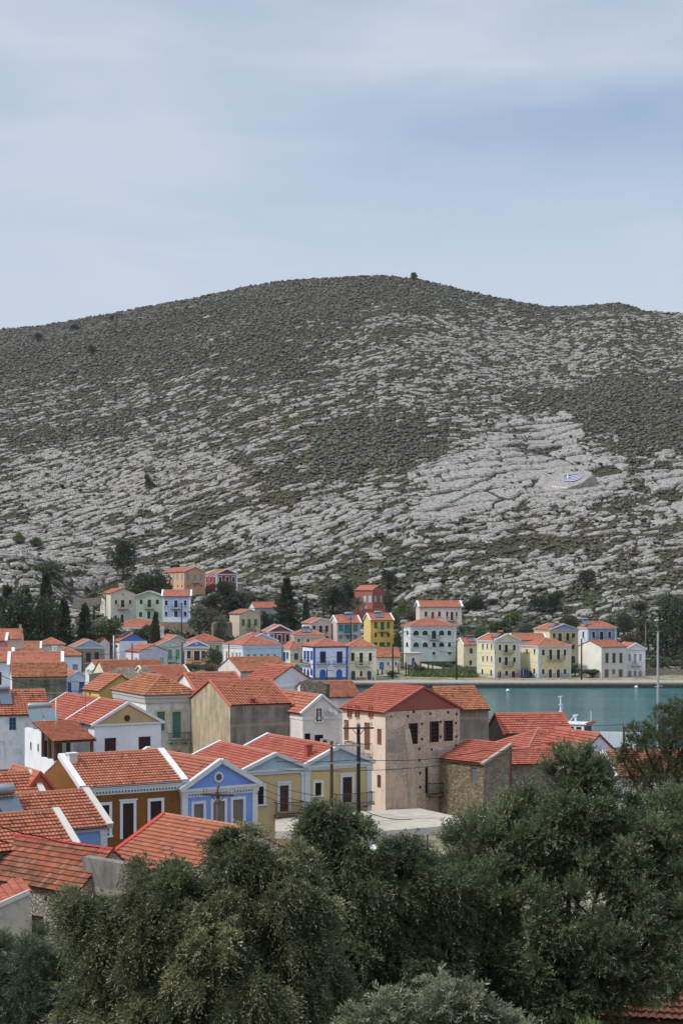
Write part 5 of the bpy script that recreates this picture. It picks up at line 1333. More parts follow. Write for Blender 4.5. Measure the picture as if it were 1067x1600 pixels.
# cream fabric canopy over the taverna terrace
cv = plaster('b0a695', .3)
root = empty('canopy', at(600, 1330, 92), 'big flat cream canopy in front of the stone house', 'canopy')
o = -root.location
b = MB()
def slab(mb, P, th):
    P = [Vector(p) for p in P]; k = [p - Vector((0, 0, th)) for p in P]
    mb.poly(P[::-1] if (P[1] - P[0]).cross(P[2] - P[0]).z < 0 else P); mb.poly(k)
    for i in range(len(P)): mb.poly([P[i], k[i], k[(i + 1) % len(P)], P[(i + 1) % len(P)]])
Zc = EYE - (1285 - YH) * 95 / F
def atz(px, py, z): Yq = (EYE - z) * F / (py - YH); return Vector(((px - CX) * Yq / F, Yq, z))
P = [atz(430, 1299, Zc), atz(585, 1299, Zc), atz(668, 1293, Zc), atz(752, 1284, Zc), atz(655, 1263, Zc), atz(560, 1268, Zc), atz(430, 1280, Zc)]
slab(b, P, .06); b.build('fabric_roof', cv, root, False, o)
b = MB()
vl = [atz(430, 1299, Zc), atz(585, 1299, Zc), atz(668, 1293, Zc), atz(752, 1284, Zc)]
for i in range(3):
    p, q = vl[i], vl[i + 1]; d = Vector((0, 0, -.42)); f_ = Vector((0, -.03, 0))
    b.poly([p + f_, q + f_, q + f_ + d, p + f_ + d]); b.poly([q, p, p + d, q + d])
b.build('valance', plaster('c4beb4', .2), root, False, o)
for p in (vl[0], vl[1], vl[2], vl[3]):
    b = MB(); b.tube([p + Vector((0, .2, -.06)), Vector((p.x, p.y + .2, landz(p.x, p.y) - .1))], .05, 8); b.build('post', STEEL, root, False, o)
p, q = vl[1], vl[2]; d = (q - p).normalized(); nrm = Vector((d.y, -d.x, 0))
M = Matrix((( *d, 0), (0, 0, 1, 0), (*nrm, 0), (0, 0, 0, 1))).transposed(); M.translation = p + d * .12 + Vector((0, -.05, -.36)) + o
tx = text_mesh('lettering', 'SKIT', .36, paint('7a3a36', .8), M, .004); tx.parent = root

# ------------------------------------------------------------------ vehicles
def van(label, px, py, Y, rz, colr, L=4.6, w=1.9, hh=2.1, name='van'):
    p = at(px, py, Y); z = landz(p.x, Y) if Y > 349.5 or Y < 330 else 1.12
    root = empty(name, (p.x, Y, z), label, 'van', None, rz)
    prof = [(-L / 2, .35), (L / 2, .35), (L / 2, .95), (L / 2 - .25, 1.1), (L / 2 - 1.0, hh - .1), (L / 2 - 1.35, hh), (-L / 2 + .1, hh), (-L / 2, hh - .2)]
    b = MB(); 
    for s_ in (-1, 1):
        pts = [(x, s_ * (w / 2 - (.09 if zz > 1.2 else 0)), zz) for x, zz in prof]; b.poly(pts if s_ < 0 else pts[::-1])
    n_ = len(prof)
    for i in range(n_):
        a, c = prof[i], prof[(i + 1) % n_]
        wa, wc = w / 2 - (.09 if a[1] > 1.2 else 0), w / 2 - (.09 if c[1] > 1.2 else 0)
        b.poly([(a[0], -wa, a[1]), (a[0], wa, a[1]), (c[0], wc, c[1]), (c[0], -wc, c[1])])
    b.build('body', paint(colr, .3, .9, .03), root)
    for x0, x1 in ((-L / 2 + .25, -L / 2 + 1.3), (-L / 2 + 1.45, L / 2 - 1.6)):
        for s_ in (-1, 1):
            b = MB(); yq = s_ * (w / 2 - .04); b.box((x0, yq - .03, 1.2), (x1, yq + .03, hh - .35)); b.build('window', glass(), root)
    b = MB(); b.bar((L / 2 - .32, 0, 1.2), (L / 2 - .95, 0, hh - .2), w * .82, .04); b.build('windscreen', glass(), root)
    b = MB(); b.box((-L / 2 - .02, -w * .36, 1.2), (-L / 2 + .03, w * .36, hh - .35)); b.build('rear_window', glass(), root)
    for s_ in (-1, 1):
        b = MB(); b.box((L / 2 - .03, s_ * w * .32 - .14, .7), (L / 2 + .02, s_ * w * .32 + .14, .88)); b.build('headlight', paint('d5d8da', .2), root)
        for x in (-L / 2 + .85, L / 2 - .9):
            b = MB(); b.tube([(x, s_ * (w / 2 - .18), .32), (x, s_ * (w / 2 + .02), .32)], .32, 14)
            wh = b.build('wheel', paint('1c1c1d', .8), root)
            b = MB(); b.tube([(x, s_ * (w / 2 + .0), .32), (x, s_ * (w / 2 + .035), .32)], .19, 12); b.build('rim', STEEL, wh)
    return root
van('dark blue van parked between the two yellow quayside houses', 820, 1060, 352, R_(80), '26355a')
van('white van parked under the edge of the cream canopy', 622, 1330, 90, R_(8), 'd8dade', 4.4, 1.8, 2.2)

# ------------------------------------------------------------------ boats
def hull(L, w, d, fre, n=14):
    b = MB(); rows = []
    for i in range(n + 1):
        t = i / n; hw = w / 2 * (1 - max(0, (t - .45) / .55) ** 2.2) * (.86 + .14 * min(1, t * 4)); sh = fre * (1 + .35 * max(0, t - .4) ** 2 * 2)
        x = -L / 2 + L * t
        rows.append([(x, -hw, sh), (x, -hw * .9, .05), (x - .2 * t, 0, -d * (1 - t ** 4)), (x, hw * .9, .05), (x, hw, sh)])
    for i in range(n):
        for j in range(4): b.poly([rows[i][j], rows[i + 1][j], rows[i + 1][j + 1], rows[i][j + 1]], 0)
        b.poly([rows[i][0], rows[i][4], rows[i + 1][4], rows[i + 1][0]], 1)
    b.poly(rows[0], 0)
    return b
white = paint('dfe2e6', .4, .9, .06)
p = at(893, 1140, 205)
root = empty('ship', (p.x, 205, 0), 'white harbour ship with a lattice mast and red trimmed wheelhouse', 'ship', None, R_(-28))
hull(19, 5.2, 1.2, 1.7).build('hull', [white, paint('9aa3a6', .7)], root)
zr = EYE - (1130 - YH) * 205 / F
b = MB(); b.box((-5.5, -1.9, 1.5), (2.6, 1.9, zr - 1.5)); b.build('superstructure', white, root)
b = MB(); b.box((-1.0, -1.6, zr - 1.5), (2.2, 1.6, zr)); b.box((-2.3, -1.75, zr), (2.6, 1.75, zr + .14)); wh = b.build('wheelhouse', white, root)
b = MB(); b.bar((2.2, 0, zr - .05), (2.75, 0, zr + .2), 3.3, .3); b.build('red_trim', paint('c2432f', .5), wh)
for yq in (-1.0, 0, 1.0):
    b = MB(); b.box((2.19, yq - .42, zr - 1.1), (2.24, yq + .42, zr - .3)); b.build('window', glass(), wh)
for xq in (-.6, .5, 1.5):
    b = MB(); b.box((xq - .35, -1.65, zr - 1.1), (xq + .35, -1.59, zr - .3)); b.build('window', glass(), wh)
zt = EYE - (1088 - YH) * 205 / F
b = MB()
b.tube([(-1.6, 0, zr), (-1.6, 0, zr + (zt - zr) * .45)], [.42, .2], 8); b.tube([(-1.6, 0, zr + (zt - zr) * .4), (-1.6, 0, zt)], .1, 8)
for q, w_ in ((.98, .75), (.68, .75), (.42, .55), (.3, .7)): b.bar((-1.6, -w_, zr + (zt - zr) * q), (-1.6, w_, zr + (zt - zr) * q), .12, .1)
b.box((-1.9, -.5, zr + (zt - zr) * .32), (-1.3, .5, zr + (zt - zr) * .37))
b.build('mast', white, root)
b = MB(); b.tube([(.5, 0, zr + .1), (.5, 0, zr + 1.0)], .16, 8); b.box((.35, -.7, zr + 1.0), (.65, .7, zr + 1.15)); b.tube([(-.4, -.3, zr + .1), (.4, -.3, zr + .95)], .05, 6); b.build('radar', white, root)
b = MB(); b.box((-1.55, .1, zr + (zt - zr) * .48), (-1.52, .75, zr + (zt - zr) * .66)); b.build('flag', paint('a9bfe0', .8), root)
b = MB(); b.tube([(2.2, 1.3, zr + .1), (2.2, 1.3, zr + 1.6)], .04, 6); b.build('aerial', white, root)

p = at(1027, 1250, 150)
root = empty('sailing_yacht', (p.x - 1.17, 149.75, 0), 'sailing yacht with a tall white mast moored behind the pine', 'yacht', None, R_(12))
hull(13, 3.8, .9, 1.2).build('hull', [white, paint('b9a68c', .7)], root)
b = MB(); b.box((-2.6, -1.1, 1.1), (2.2, 1.1, 1.75)); cb = b.build('cabin', white, root)
for s_ in (-1, 1):
    b = MB(); b.box((-2.2, s_ * 1.1 - .02, 1.3), (1.8, s_ * 1.1 + .02, 1.55)); b.build('window', glass(), cb)
zt = EYE - (988 - YH) * 150 / F
alu = metal('c3c6ca', .4, .35)
b = MB(); b.tube([(1.2, 0, 1.6), (1.2, 0, zt)], [.13, .1], 10); mast = b.build('mast', alu, root)
zs = EYE - (1073 - YH) * 150 / F
b = MB(); b.bar((1.2, -1.1, zs + .15), (1.2, .75, zs - .05), .12, .06); b.build('spreader', alu, mast)
b = MB(); b.tube([(1.2, 0, zt), (1.2, 0, zt + .7)], .015, 5); b.bar((.9, 0, zt + .1), (1.5, 0, zt + .1), .04, .04); b.build('masthead_aerial', alu, mast)
b = MB(); b.tube([(1.1, 0, 2.6), (-3.6, 0, 2.5)], .09, 8); b.build('boom', alu, root)
for q, lab in (((6.1, 0, 1.5), 'forestay'), ((-6.3, 0, 1.3), 'backstay'), ((1.0, -1.7, 1.2), 'shroud'), ((1.0, 1.7, 1.2), 'shroud')):
    b = MB(); b.tube([q, (1.2, 0, zt - .1)], .012, 5); b.build(lab, STEEL, root)
b = MB(); b.tube([at(1038, 1050, 148), at(1052, 1118, 148)], .05, 6); b.build('furled_stay', BLK, root)
fs = root.children[-1]
bpy.context.view_layer.update(); fs.matrix_parent_inverse = root.matrix_world.inverted()
for i, (px, py, lab) in enumerate(((793, 1081, 'small yellow white buoy left on the open harbour water'), (978, 1074.5, 'white buoy near the quay left of the yacht mast'), (993.5, 1075.5, 'white buoy near the quay closest to the yacht mast'))):
    Yb = EYE * F / (py - YH); p = at(px, py, Yb); b = MB(); b.lathe([(0, -.1), (.3, 0), (.42, .25), (.3, .5), (.1, .62), (0, .66)], (0, 0, 0), 12)
    tag(b.build('buoy', paint('e0dfd2', .5), None, True, (p.x, Yb, 0)), lab, 'buoy', 'mooring buoys')
# ------------------------------------------------------------------ foliage
def unit(v): return v / np.maximum(np.linalg.norm(v, axis=-1, keepdims=True), 1e-9)
def leaves_mesh(name, P, Dv, L, Wd, mat, rng, tone=None):
    n = len(P); Dv = unit(Dv)
    S = unit(np.cross(Dv, rng.normal(size=(n, 3))))
    L = L[:, None]; Wd = Wd[:, None]
    mid = P + Dv * L * .5
    V = np.stack([P, mid + S * Wd / 2, P + Dv * L, mid - S * Wd / 2], 1).reshape(-1, 3)
    Fq = np.arange(n * 4).reshape(-1, 4)
    t = rng.random(n) if tone is None else tone
    return npmesh(name, V, Fq, mat, False, {'tone': np.repeat(t, 4)})
def sphere_dirs(n, rng): return unit(rng.normal(size=(n, 3)))
def crown_leaves(lobes, n, rng, leaf, up=.25, width=.55, shell=.55):
    """leaf-sized faces filling the lobes (cx,cy,cz,rx,ry,rz)"""
    lb = np.array(lobes); wgt = (lb[:, 3] * lb[:, 4] + lb[:, 5] * lb[:, 4]) ; wgt = wgt / wgt.sum()
    k = rng.choice(len(lb), n, p=wgt); d = sphere_dirs(n, rng)
    r = shell + (1 - shell) * rng.random(n) ** .6
    r = r * (1 + .22 * np.sin(d[:, 0] * 7 + k * 1.7) * np.sin(d[:, 2] * 6 + k))
    P = lb[k, :3] + d * lb[k, 3:] * r[:, None]
    Dv = unit(d + rng.normal(size=(n, 3)) * .7 + np.array([0, 0, up]))
    return P, Dv, leaf * (.6 + .8 * rng.random(n)), leaf * width * (.6 + .8 * rng.random(n))

M_DARK = leafmat('dark_evergreen_leaves', '2a3526', '38452f', '4b573c', .18)
M_BROAD = leafmat('broad_tree_leaves', '39432b', '4a5536', '5f6843', .2)
M_GREY = leafmat('grey_green_leaves', '4f5748', '626a57', '757b66', .2)
M_FRESH = leafmat('fresh_green_leaves', '43562b', '566a34', '6d7c40', .2)
M_BROWN = leafmat('brownish_leaves', '4c4334', '5d5240', '6f634e', .15)
M_PALM = leafmat('palm_leaves', '46513a', '586347', '6f7656', .15)
BARK = paint('4f443a', .95, .8, .3)
def trunk_mesh(h, r, rng, limbs=5, spread=1.0, crown_z=.55):
    b = MB(); top = Vector((rng.normal() * .15, rng.normal() * .15, h * .62))
    b.tube([(0, 0, -.5), (.04, .02, h * .25), tuple(top * .8), tuple(top)], [r * 1.25, r, r * .8, r * .6], 8)
    for i in range(limbs):
        a = 2 * pi * i / limbs + rng.random(); s = top * (.55 + .4 * rng.random())
        e = s + Vector((cos(a) * spread * (.5 + .4 * rng.random()), sin(a) * spread * (.5 + .4 * rng.random()), h * (.2 + .22 * rng.random())))
        b.tube([tuple(s), tuple(s.lerp(e, .5) + Vector((0, 0, .15))), tuple(e)], [r * .5, r * .33, r * .12], 6)
    return b
PROTO = {}
def make_proto(kind, seed):
    """trees of unit width about 1 crown diameter, height 1, scaled when placed"""
    rng = np.random.default_rng(seed); root = bpy.data.objects.new('tree', None); root.empty_display_size = .1
    h = 6.0
    if kind in ('broad', 'olive', 'fresh', 'brown'):
        lobes = []
        for i in range(15):
            a = rng.random() * 6.28; rr_ = rng.random() ** .6 * 1.9; z = 2.2 + rng.random() * 2.9
            rr_ *= 1 - .45 * max(0, (z - 3.6) / 2)
            s = .75 + rng.random() * .6
            lobes.append((rr_ * cos(a), rr_ * sin(a), z, s, s, s * .8))
        P, Dv, L, Wd = crown_leaves(lobes, 5200, rng, .34)
        tr_ = trunk_mesh(5.0, .2, rng, 6, 2.2)
        mat = {'broad': M_BROAD, 'olive': M_GREY, 'fresh': M_FRESH, 'brown': M_BROWN}[kind]
    elif kind == 'shrub':
        lobes = [(rng.normal() * 1.1, rng.normal() * 1.1, 1.0 + rng.random() * 2.6, 1.1 + .7 * rng.random(), 1.1 + .6 * rng.random(), 1.1) for i in range(9)]
        P, Dv, L, Wd = crown_leaves(lobes, 3600, rng, .36); tr_ = trunk_mesh(2.5, .14, rng, 5, 1.2); mat = M_BROAD
    elif kind == 'dark':
        lobes = []
        for i in range(20):
            a = rng.random() * 6.28; z = 1.6 + rng.random() * 4.2; rr_ = rng.random() ** .5 * (1.9 if z < 4 else 1.3); s = .65 + rng.random() * .6
            lobes.append((rr_ * cos(a), rr_ * sin(a), z, s, s, s))
        P, Dv, L, Wd = crown_leaves(lobes, 6000, rng, .32); tr_ = trunk_mesh(5.0, .22, rng, 6, 2.0); mat = M_DARK
    elif kind == 'conifer':
        n = 6500; z = rng.random(n) ** 1.25 * 5.6 + .5
        lay = .75 + .35 * np.sin(z * 7.5 + rng.random(n) * 1.2)
        a = rng.random(n) * 6.28
        r = (6.3 - z) * .42 * lay * (.35 + .65 * rng.random(n) ** .5) * (1 + .35 * np.sin(a * 4 + z * 1.7))
        P = np.stack([r * np.cos(a), r * np.sin(a), z], -1)
        Dv = unit(np.stack([np.cos(a), np.sin(a), -.15 + .5 * rng.random(n)], -1) + rng.normal(size=(n, 3)) * .35)
        L = .42 * (.5 + rng.random(n)); Wd = L * .32
        tr_ = MB(); tr_.tube([(0, 0, -.5), (0, 0, 3), (0, 0, 6.0)], [.2, .12, .02], 8); mat = M_DARK
    elif kind == 'cypress':
        n = 4500; z = rng.random(n) * 5.9 + .3; a = rng.random(n) * 6.28
        r = .62 * np.sin(np.clip((z + .6) / 6.7, 0, 1) * pi) ** .7 * (.5 + .5 * rng.random(n) ** .5) * (1 + .25 * np.sin(z * 5 + a * 3))
        P = np.stack([r * np.cos(a), r * np.sin(a), z], -1); Dv = unit(np.stack([np.cos(a) * .5, np.sin(a) * .5, np.ones(n)], -1) + rng.normal(size=(n, 3)) * .3)
        L = .32 * (.5 + rng.random(n)); Wd = L * .4
        tr_ = MB(); tr_.tube([(0, 0, -.5), (0, 0, 5)], [.16, .03], 8); mat = M_DARK
    elif kind == 'palm':
        PP = []; DD = []
        for i in range(46):
            a = rng.random() * 6.28; el = rng.random() ** .8 * 1.9 - .55; ln = 2.5 + .5 * rng.random()
            t = np.linspace(.12, 1, 34)
            x = ln * t * cos(el) ; zz = ln * t * sin(el) - 1.15 * t ** 2.2
            base = np.stack([x * cos(a), x * sin(a), 4.1 + zz], -1)
            for sg in (-1, 1):
                side = np.array([-sin(a) * sg, cos(a) * sg, -.25]); fw = np.array([cos(a) * .8, sin(a) * .8, .1])
                PP.append(base); DD.append(np.tile(unit(side + fw), (34, 1)))
        P = np.concatenate(PP); Dv = np.concatenate(DD) + rng.normal(size=(len(P), 3)) * .12
        L = .55 * (.6 + .5 * rng.random(len(P))); Wd = L * .16
        tr_ = MB(); tr_.tube([(0, 0, -.5), (.05, 0, 2), (0, 0, 4.15)], [.28, .22, .26], 10); mat = M_PALM
    tm = MB.build(tr_, 'trunk', BARK, root, True)
    cm = link('crown', leaves_mesh('crown', P, Dv, L, Wd, mat, rng), root)
    return root, tm, cm
def get_proto(kind, v):
    key = (kind, v)
    if key not in PROTO: PROTO[key] = make_proto(kind, 100 + v * 17 + sum(map(ord, kind)))
    return PROTO[key]
KW = {'broad': 5.2, 'olive': 5.2, 'fresh': 5.2, 'brown': 5.2, 'shrub': 4.6, 'dark': 5.0, 'conifer': 4.4, 'cypress': 1.25, 'palm': 5.4}
NMS = {'broad': 'broadleaf_tree', 'olive': 'olive_tree', 'fresh': 'green_tree', 'brown': 'dry_tree', 'shrub': 'shrub', 'dark': 'evergreen_tree', 'conifer': 'conifer_tree', 'cypress': 'cypress_tree', 'palm': 'palm_tree'}
used = {}
def tree(kind, v, px, ytop, ybase, wpx, Y, label, cat='tree', group=None):
    proto, tm, cm = get_proto(kind, v)
    if Y is None: Y = rockpoint(px, ybase).y + .5
    p = at(px, ybase, Y); zg = landz(p.x, Y); zt = EYE - (ytop - YH) * Y / F
    zb = min(zg, zt - 1.0)
    sx = wpx * Y / F / KW[kind]; sz = (zt - zb) / 6.1
    if key_first(kind, v): root = proto; COL.objects.link(root)
    else:
        root = bpy.data.objects.new(NMS[kind], None); root.empty_display_size = .1; COL.objects.link(root)
        for s in (tm, cm):
            c = s.copy(); COL.objects.link(c); c.parent = root
    root.name = NMS[kind]
    root.location = (p.x, Y, zb); root.scale = (sx, sx, sz); root.rotation_euler = (0, 0, random.random() * 6.28)
    return tag(root, label, cat, group)
def key_first(kind, v):
    f = (kind, v) not in used; used[(kind, v)] = 1; return f
TREES = [
 ('conifer', 0, 12, 918, 1010, 60, 335, 'dark conifer cut by the left edge of the photo'),
 ('conifer', 1, 42, 925, 1010, 56, 338, 'dark conifer second from the left edge'),
 ('conifer', 0, 73, 898, 1010, 50, 342, 'tallest pointed dark conifer of the left clump'),
 ('conifer', 1, 100, 938, 1010, 44, 340, 'short dark conifer at the right of the left clump'),
 ('dark', 0, 28, 938, 1010, 70, 330, 'round dark evergreen in front of the left conifers'),
 ('dark', 1, 68, 945, 1010, 64, 330, 'dark evergreen filling the foot of the tallest conifer'),
 ('conifer', 1, 133, 946, 1010, 40, 345, 'lone dark conifer left of the greige gabled house'),
 ('broad', 0, 164, 965, 1010, 66, 352, 'spreading green tree below the greige gabled house'),
 ('broad', 1, 200, 985, 1012, 40, 350, 'low tree before the white corniced terrace house'),
 ('broad', 0, 220, 976, 1010, 44, 362, 'rounded tree left of the slim cypress'),
 ('cypress', 0, 243, 961, 1010, 12, 358, 'slim dark cypress in front of the white corniced house'),
 ('dark', 0, 193, 850, 908, 44, None, 'tall dark tree standing against the pale rocks above the row'),
 ('broad', 1, 222, 893, 928, 54, 438, 'round tree behind the sage green house'),
 ('dark', 1, 250, 897, 928, 40, 436, 'dark tree below the peach house'),
 ('palm', 0, 147, 910, 942, 42, 432, 'palm behind the greige gabled house'),
 ('olive', 0, 312, 944, 990, 38, 400, 'grey green feathery tree right of the periwinkle house'),
 ('brown', 0, 338, 948, 990, 32, 398, 'half bare tree left of the sandy house'),
 ('dark', 0, 352, 912, 958, 40, 436, 'dark tree below the crimson house'),
 ('olive', 1, 382, 920, 955, 34, 438, 'grey tree right of the crimson house'),
 ('dark', 1, 330, 930, 962, 36, 425, 'tree under the peach house terrace'),
 ('conifer', 0, 448, 905, 990, 46, 418, 'tall dark conifer in the centre of the village'),
 ('conifer', 1, 478, 938, 988, 22, 415, 'slender conifer right of the tall central one'),
 ('dark', 1, 415, 958, 992, 24, 405, 'small dark tree beside the grey house with the white gable'),
 ('shrub', 0, 374, 987, 1004, 24, 385, 'olive brown bush at the foot of the sandy house'),
 ('dark', 0, 520, 920, 962, 44, 452, 'dark round tree left of the brick red house'),
 ('dark', 1, 545, 912, 958, 34, 458, 'dark tree leaning behind the palm'),
 ('palm', 0, 559, 929, 966, 26, 440, 'palm in front of the brick red house'),
 ('dark', 0, 608, 893, 918, 30, None, 'dark tree on the rocks above the brick red house'),
 ('broad', 1, 606, 922, 950, 18, 445, 'small tree at the right corner of the brick red house'),
 ('fresh', 0, 633, 934, 956, 22, 440, 'bright green tree right of the brick red house'),
 ('fresh', 0, 618, 950, 975, 22, 425, 'green tree behind the bright yellow house'),
 ('brown', 0, 643, 950, 972, 26, 430, 'brown shrub left of the long pale pink house'),
 ('dark', 1, 742, 932, 972, 40, 450, 'dark tree right of the long pale pink house'),
 ('olive', 0, 768, 935, 975, 34, 455, 'grey green tree next to the dark one right of the pink house'),
 ('olive', 1, 720, 920, 940, 24, 470, 'grey bush above the long pale pink house'),
 ('palm', 0, 724, 972, 1012, 36, 398, 'palm between the pale green mansion and the yellow house'),
 ('fresh', 0, 752, 975, 1005, 30, 408, 'green tree behind the narrow cream house'),
 ('broad', 0, 782, 966, 998, 40, 412, 'tree behind the three storey yellow house'),
 ('olive', 1, 822, 970, 996, 36, 418, 'grey tree behind the red roofed link house'),
 ('dark', 0, 842, 934, 958, 32, None, 'left one of two dark bushes on the lower rocks'),
 ('dark', 1, 866, 925, 955, 32, None, 'right one of two dark bushes on the lower rocks'),
 ('dark', 0, 916, 893, 918, 34, None, 'lone dark bush on the rocks at the right'),
 ('broad', 1, 890, 960, 985, 36, 425, 'olive green tree above the blue pediment'),
 ('olive', 0, 975, 952, 1000, 40, 415, 'grey green tree right of the blue house'),
 ('brown', 0, 985, 985, 1018, 34, 395, 'brownish tree behind the weathered white house'),
 ('dark', 1, 1040, 938, 1030, 54, 385, 'big dark tree at the right edge behind the mast'),
 ('dark', 0, 1066, 945, 1040, 50, 378, 'dark tree cut by the right edge of the photo'),
 ('broad', 0, 1012, 965, 1040, 40, 392, 'tall tree left of the yacht mast'),
 ('shrub', 0, 1030, 1018, 1045, 30, 372, 'shrub behind the right end of the quay'),
 ('olive', 1, 1035, 925, 960, 30, 450, 'grey tree on the rocks at the far right'),
 ('shrub', 0, 334, 1003, 1048, 26, 345, 'green bush right of the small orange pediment house'),
 ('shrub', 0, 298, 1033, 1048, 30, 335, 'low green hedge before the small orange pediment house'),
 ('brown', 0, 327, 1035, 1060, 18, 330, 'reddish dry shrub below the small orange pediment house'),
 ('shrub', 0, 612, 1046, 1062, 14, 350, 'dark bush beside the black pole on the quay'),
 ('brown', 0, 734, 1044, 1062, 16, 356, 'dry brown shrub before the narrow cream house'),
 ('fresh', 0, 898, 1038, 1062, 22, 356, 'green bush between the yellow house and the weathered white wall'),
 ('olive', 1, 925, 1044, 1062, 34, 352, 'loose weeds before the blank white side wall'),
 ('fresh', 0, 548, 985, 1004, 16, 388, 'small green tree between the pink and the teal shuttered houses'),
 ('broad', 1, 621, 988, 1024, 16, 392, 'narrow tree between the bright yellow house and the green mansion'),
 ('shrub', 0, 690, 1030, 1046, 30, 372, 'green bushes at the foot of the pale green mansion'),
 ('brown', 0, 655, 1040, 1058, 22, 360, 'dry bush behind the rusty iron posts'),
 ('olive', 0, 345, 962, 1000, 26, 394, 'pale feathery tree at the left of the sandy house'),
 ('broad', 0, 432, 985, 1004, 22, 392, 'round tree behind the maroon house'),
 ('shrub', 0, 270, 982, 1004, 40, 396, 'low bushes under the stone wall of the periwinkle house'),
 ('shrub', 0, 80, 868, 892, 40, 462, 'yellowish bush on the left shoulder rocks'),
 ('dark', 1, 690, 905, 935, 30, 480, 'dark bush above the left end of the long pink house'),
 ('broad', 0, 965, 965, 1004, 34, 420, 'bushy tree just right of the blue house'),
 ('olive', 1, 1000, 935, 965, 34, 445, 'grey bush above the white gabled quay house'),
 ('fresh', 0, 803, 955, 985, 30, 435, 'pale green tree above the three storey yellow house'),
 ('dark', 0, 646.5, 426.5, 438, 11, 1046, 'single dark tree on the summit skyline'),
 ('dark', 1, 232, 742, 766, 16, None, 'lone dark tree on the pale slabs at the left'),
 ('dark', 0, 118, 508, 516, 16, None, 'left dark bush near the left skyline'),
 ('dark', 1, 175, 492, 501, 9, None, 'small dark bush on the left skyline'),
 ('dark', 0, 60, 522, 534, 16, None, 'dark bush just under the left skyline'),
 ('dark', 1, 143, 540, 552, 15, None, 'dark bush lower on the upper left slope'),
 ('fresh', 0, 30, 832, 852, 22, None, 'bright green bush at the top of the left shoulder'),
 ('fresh', 0, 58, 838, 856, 24, None, 'second bright green bush on the left shoulder'),
]
for t in TREES: tree(*t, group=None)

# weeds on the flat by the quay: uncountable
def weeds(name, px0, px1, Y0_, Y1_, n, label, mat, hgt):
    rng = np.random.default_rng(5); Yw = Y0_ + (Y1_ - Y0_) * rng.random(n); X = ((px0 + (px1 - px0) * rng.random(n)) - CX) * Yw / F
    Z = land(X, Yw)
    P = np.stack([X, Yw, Z], -1); Dv = np.stack([rng.normal(size=n) * .45, rng.normal(size=n) * .45, np.ones(n)], -1)
    m = leaves_mesh(name, P, Dv, hgt * (.5 + rng.random(n)), np.full(n, hgt * .22), mat, rng)
    tag(link(name, m), label, 'weeds', kind='stuff')
weeds('quayside_weeds', 640, 745, 351, 378, 9000, 'green weeds on the plot before the pale green mansion', M_FRESH, .9)

